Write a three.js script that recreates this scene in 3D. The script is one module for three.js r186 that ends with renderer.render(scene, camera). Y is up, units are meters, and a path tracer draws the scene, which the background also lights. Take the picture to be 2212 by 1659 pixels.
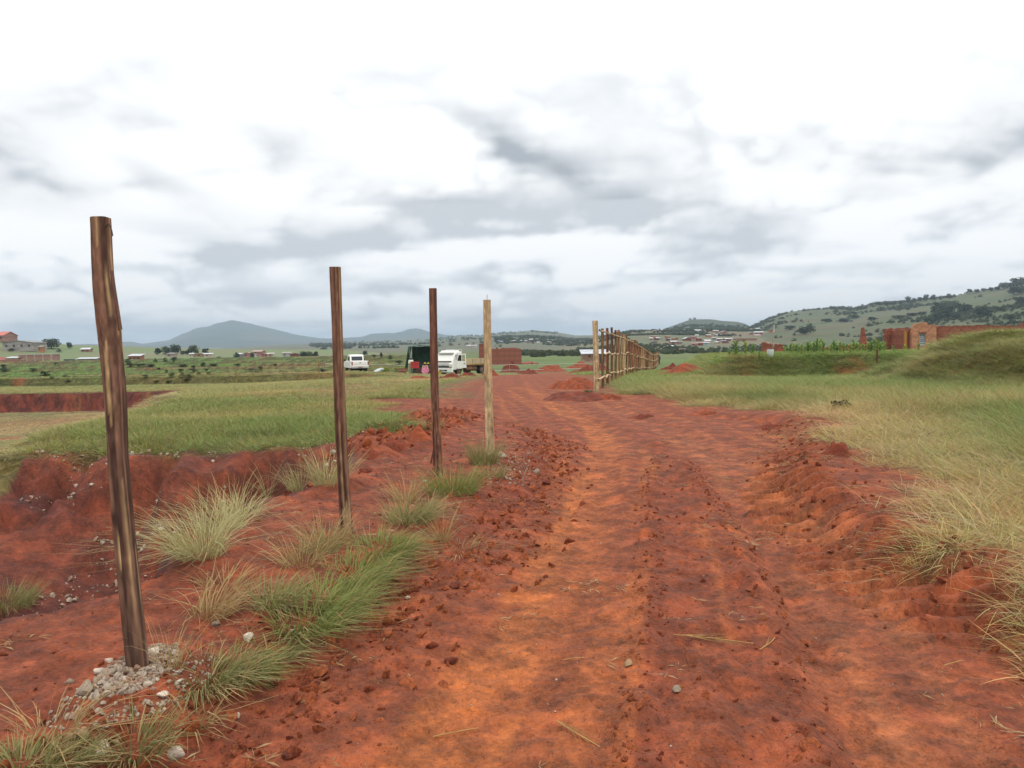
import * as THREE from 'three';
import { mergeGeometries, mergeVertices } from 'three/addons/utils/BufferGeometryUtils.js';
import { MarchingCubes } from 'three/addons/objects/MarchingCubes.js';

// ------------------------------------------------------------------ noise
function rng(seed) { let s = seed >>> 0; return () => { s = (s + 0x6D2B79F5) | 0; let t = Math.imul(s ^ (s >>> 15), 1 | s); t = (t + Math.imul(t ^ (t >>> 7), 61 | t)) ^ t; return ((t ^ (t >>> 14)) >>> 0) / 4294967296; }; }
const PERM = new Uint8Array(512), VAL = new Float32Array(256);
{ const r = rng(11), p = [...Array(256).keys()]; for (let i = 255; i > 0; i--) { const j = Math.floor(r() * (i + 1)); [p[i], p[j]] = [p[j], p[i]]; } for (let i = 0; i < 512; i++) PERM[i] = p[i & 255]; for (let i = 0; i < 256; i++) VAL[i] = r() * 2 - 1; }
function noise(x, y) {
  const xi = Math.floor(x), yi = Math.floor(y), fx = x - xi, fy = y - yi, u = fx * fx * (3 - 2 * fx), v = fy * fy * (3 - 2 * fy);
  const a = PERM[xi & 255], b = PERM[(xi + 1) & 255], y0 = yi & 255, y1 = (yi + 1) & 255;
  const n00 = VAL[PERM[a + y0]], n10 = VAL[PERM[b + y0]], n01 = VAL[PERM[a + y1]], n11 = VAL[PERM[b + y1]];
  const s = n00 + (n10 - n00) * u, t = n01 + (n11 - n01) * u; return s + (t - s) * v;
}
function fbm(x, y, o = 4) { let a = .5, s = 0; for (let i = 0; i < o; i++) { s += a * noise(x, y); x = x * 2.03 + 17.3; y = y * 2.03 + 9.1; a *= .5; } return s; }
const clamp = (x, a = 0, b = 1) => Math.min(b, Math.max(a, x));
const ss = (a, b, x) => { const t = clamp((x - a) / (b - a)); return t * t * (3 - 2 * t); };
const bell = (v, n) => Math.exp(-(v ** n));
const lerp = (a, b, t) => a + (b - a) * t;
function pl(pts, t) { // piecewise linear through [t, v] rows
  if (t <= pts[0][0]) return pts[0][1]; const n = pts.length; if (t >= pts[n - 1][0]) return pts[n - 1][1];
  let i = 1; while (pts[i][0] < t) i++; const p = pts[i - 1], q = pts[i]; return p[1] + (q[1] - p[1]) * (t - p[0]) / (q[0] - p[0]);
}
const srgb = (r, g, b) => new THREE.Color().setRGB(r / 255, g / 255, b / 255, THREE.SRGBColorSpace);
const lin = (r, g, b) => { const c = srgb(r, g, b); return [c.r, c.g, c.b]; };
const mix3 = (a, b, t) => [a[0] + (b[0] - a[0]) * t, a[1] + (b[1] - a[1]) * t, a[2] + (b[2] - a[2]) * t];

// ------------------------------------------------------------------ camera, sky, sun, exposure
const scene = new THREE.Scene();
const EYE = 1.65;
const camera = new THREE.PerspectiveCamera(52, 1024 / 768, 0.05, 20000);
camera.position.set(0, EYE, 0);
camera.rotation.set(THREE.MathUtils.degToRad(-3.0), 0, THREE.MathUtils.degToRad(-0.8), 'YXZ');
camera.updateMatrixWorld(true);
const TAN = Math.tan(THREE.MathUtils.degToRad(26));
function ray(px, py) { // direction through a point of the photograph, counted on a picture 2212 wide and 1659 high
  return new THREE.Vector3((px / 1106 - 1) * TAN * 4 / 3, (1 - py / 829.5) * TAN, -1).applyQuaternion(camera.quaternion).normalize();
}
const renderer = new THREE.WebGLRenderer({ antialias: true });
renderer.toneMapping = THREE.LinearToneMapping;
renderer.toneMappingExposure = 1.0;
renderer.shadowMap.enabled = true;

{ // overcast sky: cloud layer seen in perspective
  const W = 2048, Hh = 1024, data = new Float32Array(W * Hh * 4);
  const blobs = [ // darker cloud bodies: where in the picture, half sizes, tilt, depth
    [1090, 310, 150, 42, .38, .42], [1220, 370, 90, 36, .2, .3], [1050, 470, 190, 42, .05, .34], [1350, 450, 85, 48, 0, .36], [330, 400, 150, 36, .42, .36], [760, 525, 150, 40, .05, .3],
    [1870, 430, 100, 32, 0, .3], [440, 530, 150, 34, .1, .26], [1570, 500, 200, 52, .05, .26], [1210, 575, 160, 30, 0, .22], [2090, 470, 160, 60, -.3, .2], [60, 300, 170, 170, 0, .27], [250, 180, 190, 110, .5, .2],
    [1720, 340, 130, 80, -.4, .24], [2150, 260, 150, 140, -.5, .27], [640, 330, 180, 70, .2, .2], [150, 600, 160, 26, 0, .16], [1900, 580, 260, 30, 0, .2], [560, 640, 160, 22, 0, .16], [880, 620, 140, 22, 0, .2], [1480, 600, 160, 20, 0, .2], [930, 390, 60, 60, 0, .12],
  ].map(([x, y, a, b, t, k]) => { const d = ray(x, y); return [Math.atan2(d.x, -d.z), Math.asin(d.y), a / 1700, b / 1700, t, k]; });
  for (let j = 0; j < Hh; j++) {
    const el = ((j + .5) / Hh - .5) * Math.PI;
    for (let i = 0; i < W; i++) {
      const th = ((i + .5) / W - .5) * 2 * Math.PI, e = Math.max(el, 0.004), dx = Math.cos(th) * Math.cos(e), dz = Math.sin(th) * Math.cos(e), dy = Math.sin(e);
      const k = 1 / (dy + .2), u = dx * k, v = dz * k, kp = 1 / (dy + .3);
      const az = Math.atan2(dx, -dz);
      const warp = fbm(u * .9 + 3, v * .9, 3) * .7;
      const n = fbm(u * 1.25 + warp + 5, v * 1.25 + warp * .6, 5) * 1.5;           // big cloud bodies
      let puff = 0, pa = .5, pu = dx * kp * 4.6 + warp, pv = dz * kp * 4.6 - 7; for (let o = 0; o < 5; o++) { puff += pa * (Math.abs(noise(pu, pv)) * 2 - .66); pu = pu * 2.1 + 5; pv = pv * 2.1 + 3; pa *= .52; } // lobed edges
      const f = -puff * .75 + .45 * fbm(dx * kp * 3.6 + 31, dz * kp * 3.6 - 12 + warp, 5);
      const ed = Math.min(el * 57.3, 90);
      let base = lerp(.90, 1.04, ss(0.5, 6, ed)); base = lerp(base, 1.2, ss(6, 17, ed)); base = lerp(base, 1.5, ss(16, 42, ed));
      const kl = 1 / (dy + .045), low = fbm(dx * kl * .5 + 11, dz * kl * .5 + 4, 5); // thin layers towards the horizon
      let dark = .28 * ss(-.30, .55, n + f * .85) + .2 * ss(-.3, .55, f) - .08 + .30 * (1 - ss(4, 12, ed)) * (ss(-.25, .35, low) - .5);
      dark *= lerp(1, .5, ss(10, 23, ed));
      let db = 0;
      for (const [ba, be, sa, sb, t, kk] of blobs) {
        const x = (az - ba), y = (el - be); if (Math.abs(x) > .35 || Math.abs(y) > .25) continue;
        const xx = x * Math.cos(t) - y * Math.sin(t), yy = x * Math.sin(t) + y * Math.cos(t) + f * .02;
        const q = (xx / sa) ** 2 * 1.3 + (yy / sb) ** 2 * 1.3 - f * .9 - n * .2; db = Math.max(db, kk * Math.min(1.35, Math.exp(-q * 1.1)));
      }
      dark = dark * .85 + db;
      let L = base * (1 - clamp(dark, -.05, .55));
      const cool = clamp(dark * 1.4 + .28 * (1 - ss(2, 14, ed)), 0, 1);
      let c = [L * lerp(.99, .87, cool), L * lerp(1.0, .96, cool), L * lerp(1.0, 1.07, cool)];
      if (el < 0) { const t = ss(0, -.12, el); c = mix3(c, [.34, .30, .26], t); }
      const o = (j * W + i) * 4; data[o] = c[0]; data[o + 1] = c[1]; data[o + 2] = c[2]; data[o + 3] = 1;
    }
  }
  const sky = new THREE.DataTexture(data, W, Hh, THREE.RGBAFormat, THREE.FloatType);
  sky.mapping = THREE.EquirectangularReflectionMapping; sky.magFilter = THREE.LinearFilter; sky.minFilter = THREE.LinearFilter; sky.needsUpdate = true;
  scene.background = sky; scene.environment = sky;
}
const sun = new THREE.DirectionalLight(new THREE.Color().setRGB(1, .94, .85), 1.4);
sun.position.set(25, 120, 10); sun.target.position.set(0, 0, -30); sun.castShadow = true; sun.shadow.radius = 34;
sun.shadow.camera.left = -120; sun.shadow.camera.right = 120; sun.shadow.camera.top = 120; sun.shadow.camera.bottom = -120; sun.shadow.camera.far = 400; sun.shadow.mapSize.set(2048, 2048);
scene.add(sun, sun.target);
scene.fog = new THREE.FogExp2(new THREE.Color().setRGB(.66, .83, 1.0), 0.00018);

// ------------------------------------------------------------------ land form: height H(x, d), d = metres ahead of the viewer
const toeLeft = [[1.5, -1.75], [3.44, -1.1], [4.15, -.94], [5.03, -.61], [6.24, -.2], [8.2, .2], [10.3, .51], [12.7, .62], [14.5, .4], [16.8, -.26], [18, -1.2], [20, -2.4]];
const pitEdge = [[3.1, -6.5], [3.4, -5], [3.75, -3.8], [4.13, -2.85], [4.75, -2.32], [6.2, -2.38], [7.56, -2.3], [8.0, -1.9], [9.84, -1.95], [12, -2.2], [13, -3]];
const edgeRight = [[1.5, 3.2], [4.0, 2.95], [4.88, 2.88], [5.95, 2.8], [7.4, 2.95], [8.8, 3.3], [10.4, 4.0], [13, 4.9], [15.2, 5.2], [17.8, 4.3], [20.8, 3.1], [24, 2.6]];
const roadMid = [[18, 2.0], [22, 1.3], [28, .6], [40, .8], [60, 2.5], [78, 5.5], [100, 9]];
const wheelLeft = [[1.5, -.7], [2.5, -.38], [3.26, -.2], [5, .2], [7.7, .62], [11.5, 1.3], [15, 1.6], [20, 1.2], [30, .2], [60, 2]];
const wheelRight = [[1.5, 1.35], [3, 1.62], [3.64, 1.74], [5.95, 2.27], [8, 2.55], [10.5, 2.9], [14, 2.9], [20, 2.4], [30, 1.4], [60, 3.4]];
const churnL = [[1.5, .1], [3, .42], [4.2, .71], [8.9, 1.5], [10.6, 1.95], [12, 2.2]], churnR = [[1.5, .8], [3.24, 1.2], [4.2, 1.42], [6.27, 1.78], [10.1, 2.25], [12, 2.3]];
const fieldEdge = [[12, -2.1], [15.5, -1.9], [18, -2.6], [22, -3.6], [28, -4.6], [40, -4.2], [60, -3], [78, .5], [100, 4], [140, 12]]; // where the left meadow meets bare soil
const basinEdge = [[8, -6.6], [11.6, -7.3], [14.2, -8.4], [21, -9.8], [28, -11.6], [34, -14.2], [42, -17]];
const terraceD = [58, 66, 75, 86, 99, 114, 133, 158, 190, 230];

function ridge(rows, D, F, o = {}) { // a hill whose crest is read off the photograph's skyline, D metres away, foot at F
  const pts = rows.map(([x, y]) => { const d = ray(x * 2212 / 1024, y * 2212 / 1024); return [Math.atan2(d.x, -d.z), d.y / Math.hypot(d.x, d.z)]; });
  const a0 = pts[0][0], a1 = pts[pts.length - 1][0];
  return (az, r, x, d) => {
    if (r < F * .8 || az < a0 - .3 || az > a1 + (o.right ?? .3)) return -99;
    const fade = (az < a0 ? 1 - ss(0, o.fadeL ?? .12, a0 - az) : 1) * (az > a1 ? 1 - ss(0, o.fadeR ?? .12, az - a1) : 1);
    const Dl = D * (1 + (o.skew ?? 0) * (az - (a0 + a1) / 2)) + D * .05 * noise(az * 9, D), Fl = F * (1 + .10 * noise(az * 7, F + 3));
    const top = EYE + pl(pts, az) * Dl + 5;   // above the plain at about -5
    const t = (r - Fl) / (Dl - Fl);
    if (t <= 0) return -99;
    const p = t < 1 ? Math.pow(t, o.pow ?? 1.15) * (1 - .0) : 1 - ss(1, 1 + (o.back ?? .7), t);
    const g = t < 1 ? Math.max(0, t * (1 - t)) * 4 : 0;
    const sc = (o.scale ?? 160);
    return -5 + top * fade * p + g * fade * top * .16 * fbm(x / sc, d / sc, 4) + (t < 1.1 ? (o.rough ?? .012) * top * fade * p * noise(x / sc * 9, d / sc * 9) : 0);
  };
}
const hills = [
  { name: 'mountain', f: ridge([[96, 344], [120, 341.7], [133, 341.5], [142, 343.6], [156, 342], [169, 340], [180.6, 334.7], [197, 328.4], [212, 324.3], [225.7, 320.8], [229, 319.6], [233, 320], [243, 321.6], [256, 324.9], [277.7, 329.6], [301, 335.6], [319, 338.4], [330, 338.2], [360.6, 336.9], [370.8, 333.9], [390, 332.8], [402, 331.8], [409, 329.3], [416.5, 328.3], [421.6, 329], [428.8, 331.8], [447, 334.9], [465, 337], [520, 337], [600, 336]], 5200, 3600, { scale: 420, fadeL: .2, pow: 1, rough: .05 }) },
  { name: 'middle_hill', f: ridge([[300, 344], [350, 342], [420, 340], [455, 336.4], [464, 334.9], [480.6, 336], [491.8, 333.9], [503, 332.3], [518, 331.8], [531.5, 330.3], [543.7, 331.3], [550, 331.8], [561, 332.8], [575, 335.3], [590, 335.2], [615, 334], [650, 332], [700, 331]], 2400, 620, { scale: 260, pow: 1.0 }) },
  { name: 'dark_hill', f: ridge([[645, 333], [661, 329.4], [672, 326], [681, 322.6], [690, 319.4], [700, 319], [710.5, 319.2], [719.5, 320.3], [736.5, 321.5], [744, 323.2], [752, 327], [760, 330], [775, 333]], 1500, 930, { scale: 140, fadeL: .03, fadeR: .03, pow: .9 }) },
  { name: 'village_hill', f: ridge([[585, 343], [600, 338], [615, 334.2], [629, 331.6], [649, 331], [665, 330.4], [700, 330], [740, 329.5], [765, 329], [800, 329], [850, 330]], 950, 380, { scale: 110, fadeL: .05, pow: 1.0 }) },
  { name: 'right_hill', f: ridge([[746, 331], [753, 326.6], [762.4, 322], [771.5, 317.8], [782.8, 314], [791, 311.6], [812, 308.8], [835.5, 307.6], [855, 308], [871, 305], [880, 303], [898, 302.6], [923, 300], [936, 298.6], [953, 296.4], [967, 293.4], [983, 291], [1001, 288.6], [1015, 285.6], [1024, 285], [1060, 281], [1120, 279], [1200, 285]], 1150, 400, { scale: 130, fadeL: .02, fadeR: .6, right: 1.0, skew: -.35, pow: 1.05 }) },
  { name: 'left_rise', f: ridge([[-260, 336], [-80, 338], [0, 340.2], [30, 341.4], [55, 343.6], [75, 344.8], [100, 345.5], [150, 347.3], [200, 348.3], [250, 349.2], [330, 349.6]], 520, 395, { scale: 90, fadeL: .4, fadeR: .1, pow: .95, back: .5 }) },
];
const lumps = []; // [x, d, radius, height] heaps that belong to the ground
{ const r = rng(5); for (let i = 0; i < 40; i++) { const t = r(), d = lerp(10.2, 16.5, t); lumps.push([lerp(-2.1, -1.2, t) + (r() - .5) * .8, d, 0.2 + r() * .35, .05 + r() * .12]); } }
const fenceX = (d) => 2.95 + .205 * (d - 26.8);

function H(x, d, fine = true) {
  const r = Math.hypot(x, d), az = Math.atan2(x, d);
  let h = -2.4 * ss(22, 120, d) - 1.6 * ss(110, 420, r) - 1.0 * ss(420, 900, r);
  if (r > 60 || d < 0) h += .12 * fbm(x / 30, d / 30, 2); // broad unevenness
  h -= .38 * ss(-7, -20, x) * ss(8, 30, d) * (1 - ss(60, 90, d));
  if (d > 280) { let m = h; for (const L of hills) { const v = L.f(az, r, x, d); if (v > m) m = v; } h = m; }
  if (d > 50 && d < 300 && x < 0) { // field terraces on the left: a bank up at every line, then a slight fall
    const w = ss(-4, -16, x + (d - 60) * .1) * ss(52, 60, d) * (1 - ss(230, 290, d));
    if (w > 0) {
      const dd = d + 3.2 * noise(x / 17, 4) + 2.2 * noise(x / 6.5, 9) + x * .07; let k = 0; while (k < 10 && dd > terraceD[k]) k++;
      if (k > 0) { const a = terraceD[k - 1], b = terraceD[k] ?? 290, t = (dd - a) / (b - a), up = ss(0, .9, dd - a); h += w * (.5 + .005 * a) * (up - t); }
    }
  }
  // basin dug out on the left, with a cut bank at its far side
  const bx = pl(basinEdge, d) + .5 * noise(d * .7, 2);
  if (d > 7 && d < 60) {
    const far = 39.6 + .10 * (x + 25) + .5 * noise(x * .45, 1) + .25 * noise(x * 1.7, 3);
    const m = ss(.2, 2.6, bx - x) * ss(9, 12.5, d) * (d < far - .45 ? 1 : 1 - ss(far - .45, far + .1, d));
    h -= .88 * m; 
  }
  if (d < 60) {
    const xt = pl(toeLeft, d), s = xt - x;
    // bank between track and pit
    if (d < 20) {
      const b = ss(-.05, .6, s + .16 * noise(x * 2.2, d * 2.2)) * (1 - ss(15, 19, d));
      h += .17 * b * (1 - .5 * ss(2, 6, s));
    }
    // pit
    const pe = pl(pitEdge, d) + .14 * noise(d * 2.4, 7) + .05 * noise(d * 7, 3), q = pe - x;
    if (q > -.1 && d < 13.5 && d > 3) {
      const farT = 12.1 + .45 * noise(x * .8, 5) + .25 * noise(x * 2.3, 8);
      const lat = ss(0, .6, q), f = 1 - ss(9.3, farT, d + .7 * noise(x * 1.1, d * .3) + .3 * noise(x * 3.1, d * .6)), fr = clamp(f * 1.05);
      const left = 1 - .42 * ss(-4.6, -6.6, x) * ss(6, 9, d);
      h -= (1.5 * left) * lat * fr * ss(3.1, 4.2, d);
      if (fine) h += lat * clamp(fr * (1 - fr) * 4 + .25) * (.42 * fbm(x * 1.15 + 4, d * 1.0, 4) + .22 * Math.abs(noise(x * 2.6 + d * .5, d * 1.3)) + .10 * fbm(x * 6, d * 6, 2) - .16);
    }
    if (d > 3.6 && d < 12.5) h += .07 * bell((q + .25) / .25, 2) * (.6 + .9 * noise(d * 1.9, 2) + .5 * noise(d * 6, x * 4)) * ss(3.6, 4.6, d); // crest of thrown-up soil
    // right bank
    const xr = pl(edgeRight, d), w = x - xr;
    if (d < 24) {
      h += .24 * ss(-.42, .18, w + .07 * noise(x * 2, d * 2)) * (1 - ss(14, 19, d)) + .10 * ss(.4, 4, w);
      const rut = ss(3.6, 4.8, d) * (1 - ss(10.5, 12, d)) * ss(-.85, -.45, w) * (1 - ss(-.02, .25, w));
      if (rut > 0 && fine) { const sw = Math.sin((d + .35 * w + .05 * noise(x * 2, d * 2)) * 24); h += rut * (.075 * Math.sign(sw) * Math.sqrt(Math.abs(sw)) * (.7 + .5 * noise(d * 2.2, 6)) + .02 * fbm(x * 6, d * 6, 2)); }
    }
    // wheel paths and the churned strip between them
    if (fine && d < 30) {
      const a = x - pl(wheelLeft, d), b = x - pl(wheelRight, d), near = 1 - ss(14, 30, d), wn = .05 * noise(d * 1.7, 3);
      h -= near * (.042 * bell((a + wn) / .30, 4) + .05 * bell((b + wn) / .33, 4));
      const lane = x - lerp(pl(wheelLeft, d), pl(wheelRight, d), .5);
      h += near * .022 * fbm(lane * 7 + 3, d * .35, 3) * ss(.2, .5, -x + pl(edgeRight, d));
      for (const [c, tw] of [[b + .16, .11], [b - .2, .10]]) { const e = Math.abs(c + .06 * noise(d * .5, 7)); if (e < tw) h += .014 * (1 - ss(tw * .75, tw, e)) * (Math.sin((d + e * .9) * 42) > 0 ? 1 : -1) * (1 - ss(7, 10, d)) * ss(-.3, .2, noise(d * .9 + 4, tw * 50)); }
      if (d < 13) {
        const cl = pl(churnL, d), cr = pl(churnR, d), inn = ss(cl - .12, cl + .12, x) * (1 - ss(cr - .1, cr + .14, x)) * (1 - ss(10.4, 11.6, d));
        h += inn * (.02 + .05 * fbm(x * 6, d * 4.5, 3));
        h += near * (.035 * bell((x - cl) / .085, 2) * (.5 + noise(d * 6, 2)) + .055 * bell((x - cr) / .1, 2) * (.6 + noise(d * 5, 9)));
        h -= near * .05 * bell((x - cr - .22) / .09, 2);
      }
    }
    if (fine && d < 26) {
      const toe = bell((s + .05) / .32, 2) + .6 * bell((w) / .4, 2);
      h += toe * .065 * (fbm(x * 4.2, d * 4.2, 3) + .25) * (d < 14 ? 1 : .5) + .012 * fbm(x * 3.1, d * 3.1, 4) + .035 * fbm(x * .7, d * .7, 2);
      h += (.020 * fbm(x * 9, d * 9, 2) + .012 * Math.abs(noise(x * 26, d * 22))) * (1 - ss(9, 14, d));
    }
    if (d > 9.5 && d < 18) { let mx = 0; for (const [lx, ld, lr, lh] of lumps) { const e = ((x - lx) ** 2 + (d - ld) ** 2) / (lr * lr); if (e < 6) mx = Math.max(mx, lh * Math.exp(-e * e * .6) * (1 + .5 * noise(x * 7, d * 7))); } h += mx; }
  }
  // raised plot and mound on the right
  if (x > 3 && d > 14 && d < 160) {
    const line = 33.5 - .30 * (x - 12) + .9 * noise(x * .6, 4); // foot of the low bank
    const inX = ss(fenceX(d) + 3.4, fenceX(d) + 6.2, x);
    h += inX * (1.0 + .45 * ss(40, 75, d)) * ss(line, line + 3.6 + .8 * noise(x, d), d) * (1 - ss(95, 150, d));
    const mx = x - 18.2, md = d - 25.5; const e = Math.sqrt((mx / 6.9) ** 2 + (md / 6.2) ** 2);
    if (e < 1.3) h += 1.62 * (1 - ss(.22, 1.08, e + .09 * noise(x * .6, d * .6))) + .22 * fbm(x * .8, d * .8, 3) * (1 - ss(.9, 1.3, e));
  }
  return h;
}
function hit(px, py, from = 1.5) { // where the line of sight through (px, py) meets the land
  const v = ray(px, py), hz = Math.hypot(v.x, v.z); let r = from, pr = from;
  for (let i = 0; i < 3000 && r < 7000; i++) {
    const x = v.x / hz * r, d = -v.z / hz * r, y = EYE + v.y / hz * r;
    if (y <= H(x, d)) { let a = pr, b = r; for (let k = 0; k < 16; k++) { const m = (a + b) / 2; if (EYE + v.y / hz * m <= H(v.x / hz * m, -v.z / hz * m)) b = m; else a = m; } r = b; break; }
    pr = r; r *= 1.004;
  }
  const x = v.x / hz * r, d = -v.z / hz * r; return new THREE.Vector3(x, H(x, d), -d);
}
function onLand(px, d) { // a point of the land d metres ahead, under the picture column px
  const v = ray(px, 745), x = v.x / -v.z * d; return new THREE.Vector3(x, H(x, d), -d);
}
function at(px, py, d) { const v = ray(px, py), k = d / -v.z; return new THREE.Vector3(v.x * k, EYE + v.y * k, -d); }
const ground = (x, z) => H(x, -z);
const PX = 787.3 * 2212 / 1024; // picture units (2212 wide) per metre at 1 m

// ------------------------------------------------------------------ what the land is covered with
function bare(x, d) { // 1 bare red soil, 0 meadow
  const n = fbm(x * .55 + 3, d * .55, 4), n2 = fbm(x * 1.7, d * 1.7, 3);
  let b = 0;
  if (d < 24) {
    const xr = pl(edgeRight, d), w = x - xr; // track and its right side
    b = 1 - ss(-.05, 1.0, w + n * 1.2 + n2 * .7 + .25 * (1 - ss(5, 8, d)) - .8 * ss(13, 17, d));
    if (w > .8) b = Math.max(b, .85 * ss(.34, .5, n * .9 + n2 * .5) * (1 - ss(2.5, 6, w)));
  } else {
    const c = pl(roadMid, d), e = Math.abs(x - c) - 1.9 - .6 * ss(30, 60, d);
    b = 1 - ss(-.2, 1.5, e + n * 1.6);
    if (x > c) b = Math.max(b, (1 - ss(0, 3.5, x - fenceX(d) + 1.5 + n * 3)) * .75 * (1 - ss(60, 100, d)));
    b = Math.max(b, .7 * ss(.05, .4, n + .15) * (1 - ss(1, 9, Math.abs(x - 5 - (d - 24) * .12))) * (1 - ss(38, 60, d)));
  }
  // meadow on the left
  const fe = pl(fieldEdge, d) + n * 1.1 + n2 * .4;
  if (d > 11.4 && x < 4) {
    const m = ss(fe + .25, fe - .55, x) * ss(11.9 + .5 * noise(x * .8, 5), 12.7 + n * .7, d);
    const patch = ss(.10, .34, n + .55 * noise(x * .16 + 9, d * .16) - .30 * ss(3, 13, fe - x) - .1) * .9;
    b = Math.min(b, 1 - m); if (x < fe) b = Math.max(b, patch * ss(14, 20, d) * (1 - ss(55, 75, d)));
    if (d > 24) b = Math.max(b, .62 * (1 - ss(1, 7, fe - x + n * 4)) * (1 - ss(48, 75, d)) * (x < fe ? 1 : 0));
  }
  if (x > 6 && d > 17 && d < 40) {
    const line = 33.5 - .30 * (x - 12), face = bell((d - line - .9) / 1.3, 2) * ss(7, 9, x - .2 * (d - 30)); b = Math.max(b, face * ss(-.2, .06, fbm(x * .55 + 60, d * .2, 3)));
    const e = Math.hypot((x - 18.2) / 6.9, (d - 25.5) / 6.2); if (e < 1.15) b = Math.max(b, ss(10.6, 12, x) * (1 - ss(22.5, 24.5, d)) * ss(-.25, .05, fbm(x * .6 + 3, d * .8, 3)));
  }
  if (d < 13 && x < pl(pitEdge, d) + .3) b = d > 11.4 ? Math.min(b, 1) : 1;
  // basin: pale tracks of bare soil
  const bx = pl(basinEdge, d);
  if (x < bx && d > 10 && d < 45) {
    const tr = bell(((d - 24.6) - .10 * (x + 14) + n) / 1.2, 2), tr2 = (1 - ss(18.5, 21, d + n * 2)) * ss(bx, bx - 1, x);
    b = Math.max(tr * .95, tr2, .18 + .3 * n);
    const far = 39.6 + .10 * (x + 25); if (d > far - 1.4 && d < far + .5) b = Math.max(b, 1);
    if (d > bx) b = b;
  }
  return clamp(b);
}
const C = {
  red: lin(158, 78, 44), deep: lin(132, 60, 36), orange: lin(192, 106, 52), pink: lin(174, 100, 62), dust: lin(188, 122, 82), cut: lin(104, 50, 40), straw: lin(150, 112, 66),
  meadow: lin(118, 112, 60), meadowDry: lin(150, 116, 66), meadowGreen: lin(106, 114, 58),
};
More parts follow.
